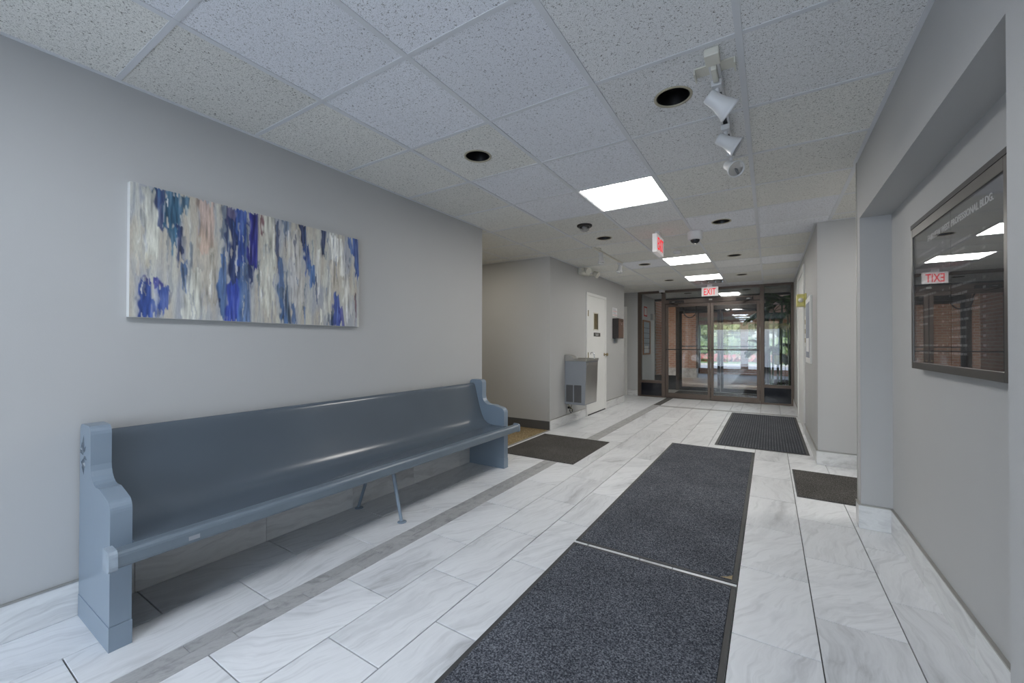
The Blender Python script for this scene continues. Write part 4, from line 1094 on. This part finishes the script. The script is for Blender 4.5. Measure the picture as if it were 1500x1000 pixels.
MB().box(XR2 - .0235, XR2 - .0222, 5.76, 6.28, 1.05, 1.70).build('sheet', 'grey_print', wp)
MB().box(XR2 - .0245, XR2 - .0236, 5.84, 6.20, 1.12, 1.28).build('print_block', 'paper', wp)
th = thing('wall_switch', (XR2, 6.62, 1.4), 'narrow strip of switches on the right wall under the yellow box', 'switch')
MB().box(XR2 - .008, XR2 - .0005, 6.58, 6.66, 1.18, 1.58).build('plate', 'cream', th, bevel=.002)
for k in range(3): MB().box(XR2 - .014, XR2 - .008, 6.605, 6.635, 1.23 + k * .12, 1.29 + k * .12).build('button', 'brass', th)
d5 = thing('door_5', (-3.3, 9.74, 0), 'white door frame in the recess left of the glass entrance', 'door', kind='structure')
MB().box(-2.935, -2.872, 9.72, 9.7395, 0, 2.11).box(-3.55, -2.935, 9.72, 9.7395, 2.04, 2.11).build('frame', 'white_paint', d5, bevel=.003)
MB().box(-3.55, -2.935, 9.728, 9.7395, 0.01, 2.04).build('door_panel', 'white_paint', d5)

# ------------------------------------------------------------------ the entrance storefront
FY0, FY1 = YE - .05, YE + .05
XI0, XI1 = -2.622, XR2
en = thing('trim_2', (-1.09, YE, 0), 'dark bronze aluminium frame holding the entrance doors and sidelights', 'frame', kind='structure')
def fbox(name, x0, x1, z0, z1, m='bronze', parent=None, y0=FY0, y1=FY1, bev=.002):
    return MB().box(x0, x1, y0, y1, z0, z1).build(name, m, parent or en, bevel=bev)
fbox('jamb', XI0, -2.545, 0, CEIL - .001); fbox('jamb', XI1 - .045, XI1 - .001, 0, CEIL - .001)
fbox('mullion', -2.083, -2.003, 0, CEIL - .05); fbox('mullion', -.158, -.088, 0, CEIL - .05)
fbox('head_rail', -2.545, XI1 - .045, CEIL - .05, CEIL - .001)
fbox('door_header', -2.003, -.158, 2.125, 2.215)
fbox('sill_rail', -2.545, -2.083, .318, .378); fbox('sill_rail', -.088, XI1 - .045, .335, .395)
fbox('bottom_rail', -2.545, -2.083, 0, .03); fbox('bottom_rail', -.088, XI1 - .045, 0, .035)
for nm, (x0, x1, za, zb, zs) in {'window_2': (-2.545, -2.083, .378, CEIL - .05, 'left'), 'window_3': (-.088, XI1 - .045, .395, CEIL - .05, 'right')}.items():
    s = thing(nm, ((x0 + x1) / 2, YE, za), 'tall clear glass sidelight on the %s of the entrance doors' % zs, 'window', kind='structure')
    MB().box(x0, x1, YE - .003, YE + .003, za, zb).build('pane', 'glass', s)
    MB().box(x0, x0 + .008, YE - .012, YE + .012, za, zb).box(x1 - .008, x1, YE - .012, YE + .012, za, zb).build('bead', 'bronze_dk', s)
    MB().box(x0, x1, YE - .012, YE + .012, .03 if zs == 'left' else .035, za - .06).build('bottom_panel', 'black_gloss', s)
s = thing('window_4', (-1.09, YE, 2.215), 'long transom glass above the entrance doors', 'window', kind='structure')
MB().box(-2.003, -.158, YE - .003, YE + .003, 2.215, CEIL - .05).build('pane', 'glass', s)
def leaf(nm, x0, x1, hinge_left, lab):
    d = thing(nm, ((x0 + x1) / 2, YE, 0), lab, 'door', kind='structure')
    a, b = YE - .022, YE + .022
    sw = .055
    MB().box(x0, x0 + sw, a, b, .006, 2.118).build('stile', 'bronze', d, bevel=.002)
    MB().box(x1 - sw, x1, a, b, .006, 2.118).build('stile', 'bronze', d, bevel=.002)
    MB().box(x0 + sw, x1 - sw, a, b, .006, .115).build('bottom_rail', 'bronze', d, bevel=.002)
    MB().box(x0 + sw, x1 - sw, a, b, 2.055, 2.118).build('top_rail', 'bronze', d, bevel=.002)
    MB().box(x0 + sw, x1 - sw, YE - .003, YE + .003, .115, 2.055).build('pane', 'glass', d)
    pb = MB().box(x0 + .02, x1 - .02, a - .055, a - .035, 1.085, 1.108).build('push_bar', 'bronze_dk', d, bevel=.003)
    for x in (x0 + .03, x1 - .03): MB().box(x - .012, x + .012, a - .036, a - .0005, 1.08, 1.113).build('bracket', 'bronze_dk', pb)
    xm = (x1 - .03) if hinge_left else (x0 + .03)
    MB().lathe([(0, 0), (.016, 0), (.015, .008), (0, .01)], (xm, a - .0005, .93), (0, -1, 0), 14).build('lock', 'brass', d)
    return d
dl = leaf('door_1', -2.000, -1.077, True, 'left glass entrance door with a bronze frame')
dr = leaf('door_2', -1.068, -.161, False, 'right glass entrance door with a bronze frame')
def closer(d, xp, s_):
    c = MB().box(xp, xp + s_ * .30, FY0 - .052, FY0 - .001, 2.135, 2.185).build('door_closer', 'bronze_dk', d, bevel=.005)
    MB().box(xp + s_ * .02, xp + s_ * .28, FY0 - .20, FY0 - .18, 2.118, 2.132).build('closer_arm', 'bronze_dk', c)
    MB().tube((xp + s_ * .26, FY0 - .19, 2.125), (xp + s_ * .14, FY0 - .03, 2.135), .009).build('closer_arm', 'bronze_dk', c)
    MB().tube((xp + s_ * .03, FY0 - .19, 2.12), (xp + s_ * .16, YE - .024, 2.09), .008).build('closer_arm', 'bronze_dk', c)
    MB().box(xp + s_ * .05, xp + s_ * .11, FY0 - .056, FY0 - .052, 2.15, 2.166).build('badge_plate', 'chrome', c)
closer(dl, -1.90, 1); closer(dr, -.28, -1)
MB().box(-1.10, -1.035, FY0 - .008, FY0 - .0005, 2.165, 2.195).build('coordinator_plate', 'cream', en)
# hanging loop of cable
cab = [(-1.655, YE + .16, 2.03)]
cab += [(-1.515 + .135 * math.cos(math.radians(a)), YE + .16, 1.98 + .165 * math.sin(math.radians(a))) for a in range(190, 352, 12)]
cab += [(-1.375, YE + .16, 2.03), (-1.372, YE + .05, 2.09)]
cab[0:0] = [(-1.66, YE + .05, 2.09)]
tag(MB().path(cab, .011).build('cable', 'black', origin=(-1.515, YE + .16, 2.09)), 'loop of black cable hanging behind the left entrance door glass', 'cable')

# ------------------------------------------------------------------ vestibule
V2 = 11.62
struct(MB().box(-2.85, .65, 10.0, V2 + .2, -.12, 0.0).build('floor', mat_marble('vestibule_tile', (0.50, 0.48, 0.45), (0.44, 0.42, 0.40), (0.34, 0.33, 0.31))), 'floor of the glass vestibule between the two sets of doors', 'floor')
struct(MB().box(-2.78, -2.66, YE + .1, V2 - .05, 0, HW).build('wall_vestibule', mat('vestibule_wall', (0.56, 0.58, 0.60), .6, var=.01)), 'pale side wall of the vestibule with the notice board')
struct(MB().box(XR2 + .06, XR2 + .2, YE + .1, V2 - .05, 0, HW).build('wall_vestibule', 'bronze'), 'bronze side wall of the vestibule behind the palm')
vc = MB().box(-2.7, XR2 + .1, YE + .05, V2 + .06, CEIL + .012, CEIL + .06).build('ceiling', 'ct_mid')
struct(vc, 'vestibule ceiling with dark downlights and a glowing panel imitating a reflection', 'ceiling')
for k in range(6): MB().box(-2.7 + k * T, -2.676 + k * T, YE + .06, V2, CEIL + .006, CEIL + .012).build('ceiling_bar', 'tbar', vc)
for k in range(3): MB().box(-2.66, XR2 + .06, 10.3 + k * T, 10.322 + k * T, CEIL + .006, CEIL + .012).build('ceiling_bar', 'tbar', vc)
refl_panel = thing('ceiling_light', (-.95, 11.2, CEIL), 'glowing panel imitating a reflected ceiling light above the right entrance door', 'ceiling light', 'square flush light panels')
MB().box(-1.02, -.62, 11.05, 11.52, CEIL - .002, CEIL + .005).build('diffuser', 'panel', refl_panel)  # glowing panel stands in for an indoor ceiling light's reflection
for (x, y), lb in (((-1.66, 10.62), 'left'), ((-.43, 10.62), 'right')):
    dv = thing('recessed_downlight', (x, y, CEIL), 'dark round downlight in the vestibule ceiling, seen through the %s of the transom' % lb, 'ceiling light', 'round recessed downlights')
    MB().lathe([(0.0, .004), (.07, .002), (.078, -.003), (.085, -.002), (.086, .004)], (x, y, CEIL + .004), n=24).build('baffle', 'baffle', dv)
# second storefront
en2 = thing('trim_3', (-1.09, V2, 0), 'second bronze storefront frame at the outer side of the vestibule', 'frame', kind='structure')
G0, G1 = V2 - .05, V2 + .05
def gbox(name, x0, x1, z0, z1, m='bronze_dk'):
    return MB().box(x0, x1, G0, G1, z0, z1).build(name, m, en2, bevel=.002)
gbox('jamb', -2.72, -2.655, 0, CEIL); gbox('jamb', XR2 + .0, XR2 + .06, 0, CEIL)
gbox('mullion', -2.11, -2.03, 0, 2.42, 'bronze'); gbox('mullion', -.06, .0, 0, 2.42)
gbox('head_rail', -2.655, XR2, 2.385, CEIL + .004); gbox('door_header', -2.03, -.06, 2.10, 2.20)
gbox('sill_rail', -2.655, -2.11, .33, .38); gbox('sill_rail', .0, XR2, .33, .38)
MB().box(-2.655, -2.11, V2 - .01, V2 + .01, 0, .33).build('bottom_panel', 'bronze_dk', en2); MB().box(.0, XR2, V2 - .01, V2 + .01, 0, .33).build('bottom_panel', 'bronze_dk', en2)
for x0, x1, z0, z1 in ((-2.655, -2.11, .38, 2.385), (.0, XR2, .38, 2.385), (-2.03, -.06, 2.20, 2.385)):
    MB().box(x0, x1, V2 - .003, V2 + .003, z0, z1).build('pane', 'glass', en2)
gbox('mullion', -2.03 + .02, -2.03 + .02, 0, 0) if False else None
MB().box(.0, XR2, G0, G1, 1.93, 1.97).build('glazing_bar', 'bronze_dk', en2)
def leaf2(nm, x0, x1, lab):
    d = thing(nm, ((x0 + x1) / 2, V2, 0), lab, 'door', kind='structure')
    a, b = V2 - .022, V2 + .022
    for xx in ((x0, x0 + .062), (x1 - .062, x1)): MB().box(xx[0], xx[1], a, b, .006, 2.095).build('stile', 'bronze_dk', d)
    MB().box(x0 + .05, x1 - .05, a, b, .006, .10).build('bottom_rail', 'bronze_dk', d)
    MB().box(x0 + .05, x1 - .05, a, b, 2.03, 2.095).build('top_rail', 'bronze_dk', d)
    MB().box(x0 + .05, x1 - .05, V2 - .003, V2 + .003, .10, 2.03).build('pane', 'glass', d)
    MB().box(x0 + .03, x1 - .03, a - .05, a - .03, 1.15, 1.175).build('push_bar', 'bronze_dk', d)
leaf2('door_6', -2.028, -1.055, 'left outer glass door seen through the vestibule')
leaf2('door_7', -1.045, -.062, 'right outer glass door seen through the vestibule')
tag(MB().box(-2.0, -.10, 10.25, 11.45, .0006, .010).build('floor_mat', 'mat_brown', bevel=.003), 'dark mat on the vestibule floor between the two door sets', 'mat')
rb = thing('notice_board', (-2.66, 10.68, .95), 'wood framed notice board on the pale wall seen through the left sidelight', 'notice board')
MB().box(-2.6595, -2.635, 10.32, 10.36, .95, 1.82).box(-2.6595, -2.635, 10.98, 11.02, .95, 1.82).box(-2.6595, -2.635, 10.36, 10.98, .95, .99).box(-2.6595, -2.635, 10.36, 10.98, 1.78, 1.82).build('frame', 'wood', rb)
MB().box(-2.6595, -2.65, 10.36, 10.98, .99, 1.78).build('board', mat('board_pale', (.36, .42, .50), .6, var=.08, vscale=8), rb)
for k in range(5): MB().box(-2.65, -2.646, 10.37, 10.97, 1.10 + k * .13, 1.112 + k * .13).build('shelf_line', 'bronze_dk', rb)
MB().box(-2.65, -2.646, 10.5, 10.85, 1.0, 1.17).build('sheet', 'paper', rb)
rn = thing('wall_notice', (-2.66, 10.6, 1.95), 'small red-bordered notice above the wood framed board', 'notice')
MB().box(-2.6595, -2.656, 10.45, 10.76, 1.92, 2.17).build('border', 'red_print', rn); MB().box(-2.656, -2.654, 10.49, 10.72, 1.955, 2.135).build('sheet', 'paper', rn)
hb = thing('wall_box', (-2.66, 11.25, 1.75), 'small grey metal box on the vestibule wall, above and right of the notice board', 'box')
MB().box(-2.6595, -2.60, 11.12, 11.34, 1.86, 2.02).build('body', 'steel', hb, bevel=.006); MB().box(-2.60, -2.596, 11.14, 11.32, 1.88, 2.0).build('cover', 'steel', hb)

# planters
pn = thing('planter', (.17, 10.3, 0), 'low planter bed of white stones behind the right glass sidelight', 'planter')
px0, px1, py0_, py1_ = -.10, XR2 + .055, YE + .06, 10.75
MB().box(px0, px1, py0_, py0_ + .04, 0, .34).box(px0, px1, py1_ - .04, py1_, 0, .34).box(px0, px0 + .04, py0_ + .04, py1_ - .04, 0, .34).box(px1 - .04, px1, py0_ + .04, py1_ - .04, 0, .34).build('box', 'bronze_dk', pn)
MB().box(px0 + .04, px1 - .04, py0_ + .04, py1_ - .04, 0, .31).build('soil', mat('soil', (.05, .04, .03), .95, var=.2), pn)
pb_ = MB(); r6 = random.Random(3)
for k in range(170):
    x, y = r6.uniform(px0 + .06, px1 - .06), r6.uniform(py0_ + .06, py1_ - .06); rr = r6.uniform(.014, .03); z = .31 + rr * .6
    V = []; 
    for a in range(6): V.append((x + rr * math.cos(a * math.pi / 3 + k), y + rr * math.sin(a * math.pi / 3 + k), z))
    V += [(x, y, z + rr * .8), (x, y, z - rr * .8)]
    pb_.add(V, [(a, (a + 1) % 6, 6) for a in range(6)] + [((a + 1) % 6, a, 7) for a in range(6)], True)
pb_.build('pebbles', 'pebble', pn, kind='stuff')

def frond(mb, base, d0, length, nl, leaf_l, droop, width=.052):
    p = Vector(base); d = Vector(d0).normalized(); step = length / nl
    side = d.cross(Vector((0, 0, 1)));
    if side.length < .1: side = Vector((1, 0, 0))
    side.normalize()
    pts = [p.copy()]
    for k in range(nl):
        d = (d + Vector((0, 0, -droop / nl * (0.5 + k / nl)))).normalized()
        q = p + d * step
        if k > nl * .22:
            u = k / nl; ll = leaf_l * math.sin(math.pi * min(1, .25 + .75 * u)) + leaf_l * .25
            for s_ in (-1, 1):
                ld = (d * .75 + side * s_ * .8 + Vector((0, 0, -.35))).normalized()
                tip = q + ld * ll; nrm = ld.cross(Vector((0, 0, 1))).normalized() * width * .5
                mid = q + ld * ll * .45 + Vector((0, 0, .012))
                tip = tip + Vector((0, 0, -.25 * ll))
                mb.add([q, mid + nrm, tip, mid - nrm], [(0, 1, 2, 3)])
        p = q; pts.append(p.copy())
    mb.path(pts, [.006 * (1 - .8 * i / nl) + .001 for i in range(nl + 1)], 5)
def palm(x, y, z0, canes, top, fr_, label, m='palm_leaf', seed=1):
    r = random.Random(seed)
    t = thing('artificial_palm', (x, y, z0), label, 'plant', 'palms behind the right sidelight')
    for (dx, dy, h, lean) in canes:
        mb = MB(); pts = [(x + dx + lean * (k / 8) ** 1.3, y + dy, z0 - .03 + (h + .03) * k / 8) for k in range(9)]
        mb.path(pts, .017, 8)
        for k in range(1, 8): mb.lathe([(.017, -.004), (.0205, 0), (.017, .004)], pts[k], n=8)
        mb.build('cane', 'cane', t)
    for k in range(fr_):
        a = 2 * math.pi * k / fr_ + r.uniform(-.3, .3)
        el_ = r.uniform(.15, 1.0)
        c = canes[k % len(canes)]
        mb = MB()
        ln = r.uniform(.42, .66)
        dx_ = math.cos(a) * (.55 if math.cos(a) > 0 else .8)
        frond(mb, (x + c[0] + c[3], y + c[1], z0 + c[2]), (dx_, math.sin(a) * .55, el_), ln, 14, r.uniform(.15, .22), r.uniform(1.0, 2.2))
        mb.v = [(min(p[0], .462 - .01 * math.sin(p[2] * 40)), max(p[1], YE + .035), min(p[2], 2.40)) for p in mb.v]
        mb.build('frond', m, t)
    return t
palm(.06, 10.28, .33, [(0, 0, 1.58, .03), (.09, .03, 1.42, .05), (.15, -.02, 1.75, .02)], 0, 13, 'tall palm of three dark canes and drooping fronds, centre of the right sidelight', seed=4)
palm(.36, 10.42, .33, [(0, 0, 1.70, -.03)], 0, 13, 'leafy palm against the right jamb of the sidelight, its fronds hanging low', seed=9)
lp = palm(.02, 10.5, .33, [(0, 0, .70, -.02)], 0, 8, 'short fan of dark leaves left of the tall canes in the sidelight', seed=15)
pp = thing('dried_fan_leaf', (.27, 10.2, .33), 'pale dried fan leaf hanging among the palm fronds', 'plant')
mb = MB()
for k in range(7):
    a = math.radians(200 + k * 20); c = Vector((.28, 10.2, 1.66))
    tip = c + Vector((math.cos(a) * .17, -.02, math.sin(a) * .20)); n = Vector((-math.sin(a), 0, math.cos(a))) * .02; md = (c * .45 + tip * .55)
    mb.add([c, md + n, tip, md - n], [(0, 1, 2, 3)])
mb.build('fan', 'palm_pale', pp); MB().path([(.28, 10.2, 1.66), (.29, 10.22, 1.0), (.27, 10.2, .31)], .005, 6).build('stem', 'cane', pp)
yp = thing('yellow_pot', (.14, 10.15, .33), 'small yellow-green pot with a pale top standing among the palm canes', 'pot')
MB().tube((.14, 10.14, .31), (.14, 10.14, .79), .010).build('stand', 'bronze_dk', yp)
MB().lathe([(0, 0), (.050, 0), (.062, .16), (.068, .20), (.060, .20), (.054, .17), (0, .16)], (.14, 10.14, .79), n=20).build('pot', mat('pot_yellow', (.42, .42, .08), .4, var=.15), yp)
MB().lathe([(.060, .195), (.07, .20), (.085, .235), (.05, .25), (0, .30)], (.14, 10.14, .79), n=12).build('blossom', 'palm_pale', yp)
gp = thing('ground_plant', (.25, 10.0, .33), 'low dark green sprigs on the white stones of the planter', 'plant')
mb = MB(); r7 = random.Random(2)
for k in range(60):
    x, y = r7.uniform(.05, .42), r7.uniform(9.92, 10.15); a = r7.uniform(0, 6.28); n = Vector((math.cos(a), math.sin(a), 0))
    b = Vector((x, y, .315)); tip = b + n * .05 + Vector((0, 0, .07)); s_ = Vector((-n.y, n.x, 0)) * .014
    mb.add([b, (b + tip) / 2 + s_, tip, (b + tip) / 2 - s_], [(0, 1, 2, 3)])
mb.build('leaves', 'palm_leaf', gp, kind='stuff')

# ------------------------------------------------------------------ outside: porch, road, trees
struct(MB().box(-9, 6, V2 + .2, 19.6, -.14, -.01).build('floor', 'porch_floor'), 'tan paved porch floor outside the outer doors', 'floor')
struct(MB().box(-9, 6, V2 + .06, 19.4, 2.72, 2.80).build('ceiling', 'soffit'), 'pinkish wood soffit of the covered porch', 'ceiling')
pc = MB().box(-9, -2.28, 16.35, 16.65, .34, 2.72).build('wall_porch', 'brick'); struct(pc, 'red brick porch wall seen through the left door')
MB().box(-9.05, -2.25, 16.28, 16.70, -.01, .34).build('stone_base', 'stone', pc)
MB().box(-2.28, -2.22, 16.36, 16.64, .34, 2.72).build('corner_trim', 'bronze', pc)
MB().box(-4.15, -4.05, 16.30, 16.35, .34, 2.2).build('downpipe', 'fascia', pc)
pc2 = MB().box(-2.95, -2.65, V2 + .06, 13.0, 0, 2.72).build('wall_porch', 'brick'); struct(pc2, 'brick return wall beside the outer door frame')
pc2 = MB().box(.9, 6, 15.6, 15.9, .34, 2.72).build('wall_porch', 'brick'); struct(pc2, 'red brick porch wall seen behind the palm')
MB().box(.87, 6, 15.52, 15.94, -.01, .34).build('stone_base', 'stone', pc2)
pc3 = MB().box(.5, .75, V2 + .06, 13.2, 0, 2.72).build('wall_porch', 'brick'); struct(pc3, 'brick return wall right of the outer doors')
pf = thing('porch_colonnade', (0, 19.1, 0), 'low brick curb, brick piers and beam at the outer edge of the porch', 'porch')
MB().box(-2.85, 6, 18.95, 19.25, -.01, .22).build('curb', 'brick', pf)
for x in (-.98, 1.5, 4.0): MB().box(x, x + .26, 18.95, 19.25, .22, 2.06).build('pier', 'brick', pf)
MB().box(-.415, -.385, 19.05, 19.09, .22, 2.06).build('post', 'bronze_dk', pf)
MB().box(-2.6, -2.5, 18.95, 19.25, .0, 2.06).build('post', 'bronze_dk', pf)
MB().box(-9, 6, 18.95, 19.3, 2.06, 2.30).build('beam', 'brick', pf); MB().box(-9, 6, 18.90, 18.95, 2.22, 2.36).build('fascia', 'fascia', pf); MB().box(-9, 6, 18.95, 19.3, 2.30, 2.72).build('upper_beam', 'soffit', pf)
struct(MB().box(-60, 60, 19.6, 90, -.3, -.10).build('ground', 'lawn'), 'green lawn beyond the parking lane', 'lawn')
struct(MB().box(-60, 60, 19.61, 28.5, -.2, -.06).build('road', 'asphalt'), 'grey parking lane outside the porch', 'road')
struct(MB().box(-60, 60, 28.5, 29.5, -.2, 0.02).build('path', 'concrete'), 'pale concrete path between the lane and the lawn', 'path')
def blob(mb, c, r, seed, sq=(1, 1, 1), amp=.35, sub=3):
    bm = bmesh.new(); bmesh.ops.create_icosphere(bm, subdivisions=sub, radius=1.0)
    for v in bm.verts:
        n = mnoise.noise(v.co * 1.7 + Vector((seed, seed * 2.1, 0))) + .5 * mnoise.noise(v.co * 4.3 + Vector((seed, 0, 3)))
        v.co = v.co * (1 + amp * n)
    bm.verts.index_update()
    V = [(c[0] + v.co.x * r * sq[0], c[1] + v.co.y * r * sq[1], c[2] + v.co.z * r * sq[2]) for v in bm.verts]
    F = [tuple(v.index for v in f.verts) for f in bm.faces]; bm.free()
    mb.add(V, F, False)
def leaves(mb, c, r, n, seed, s=.16, sq=(1, 1, 1)):
    q = random.Random(seed)
    for _ in range(n):
        d = Vector((q.gauss(0, 1), q.gauss(0, 1), q.gauss(0, 1))).normalized()
        p = Vector((c[0] + d.x * r * sq[0] * q.uniform(.85, 1.15), c[1] + d.y * r * sq[1] * q.uniform(.85, 1.15), c[2] + d.z * r * sq[2] * q.uniform(.85, 1.15)))
        u = Vector((q.gauss(0, 1), q.gauss(0, 1), q.gauss(0, 1))).normalized(); w_ = u.cross(d)
        if w_.length < .1: continue
        w_.normalize()
        mb.add([p - u * s, p + w_ * s * .5, p + u * s, p - w_ * s * .5], [(0, 1, 2, 3)])
tl = ['round green tree beyond the lawn, front row, left of the porch opening', 'pale green tree beyond the lawn, front row, behind the porch opening', 'tall dark tree in the back row behind the middle of the opening', 'pale green tree at the far left of the front row outside',
      'tall dark tree in the back row at the left', 'pale green tree in the front row toward the right of the porch opening', 'tall dark tree in the back row at the right']
for k, (x, y, h, r) in enumerate([(-9.4, 44, 5.2, 2.7), (-3.1, 44, 5.0, 2.7), (-5.6, 53, 7.6, 3.5), (-15.7, 44, 5.6, 2.7), (-13.6, 53, 7.4, 3.5), (3.2, 44, 5.0, 2.7), (2.4, 53, 7.6, 3.5)]):
    t = thing('tree', (x, y, -.1), tl[k], 'tree', 'trees beyond the lawn')
    MB().path([(x, y, -.1), (x + .1, y, h * .3), (x, y + .1, h * .6)], [.22, .17, .1], 8).build('trunk', 'bark', t)
    mb = MB()
    for q in range(6):
        a = q * 1.047 + k; rr = r * (.55 if q else .7)
        cc = (x + math.cos(a) * r * .5 * (q > 0), y + math.sin(a) * r * .4 * (q > 0), h * .52 + (q % 3) * r * .22)
        blob(mb, cc, rr, k * 7 + q, (1, 1, .85)); leaves(mb, cc, rr, 260, k * 31 + q, .22, (1, 1, .85))
    mb.build('crown', 'tree_leaf2' if k % 2 else 'tree_leaf', t)
hg = MB()
r8 = random.Random(8)
for k in range(36):
    blob(hg, (-14 + k * .62, 36 + r8.uniform(-.3, .3), .12), .50, k, (1, .8, .75), .4, 2); leaves(hg, (-14 + k * .62, 36, .15), .5, 50, k, .09, (1, .8, .8))
tag(hg.build('flower_bed', 'red_flower'), 'long bed of red flowers across the lawn', 'flowers', kind='stuff')
hd = MB()
for k in range(30): 
    blob(hd, (-18 + k * 1.1, 40 + r8.uniform(-.4, .4), .8), 1.1, k + 50, (1, .8, .9), .4, 3); leaves(hd, (-18 + k * 1.1, 40, .8), 1.1, 90, k + 9, .15, (1, .8, .9))
tag(hd.build('hedge', 'tree_leaf'), 'green hedge running behind the red flower bed', 'hedge', kind='stuff')

for o in bpy.data.objects:
    if '_o' in o: del o['_o']
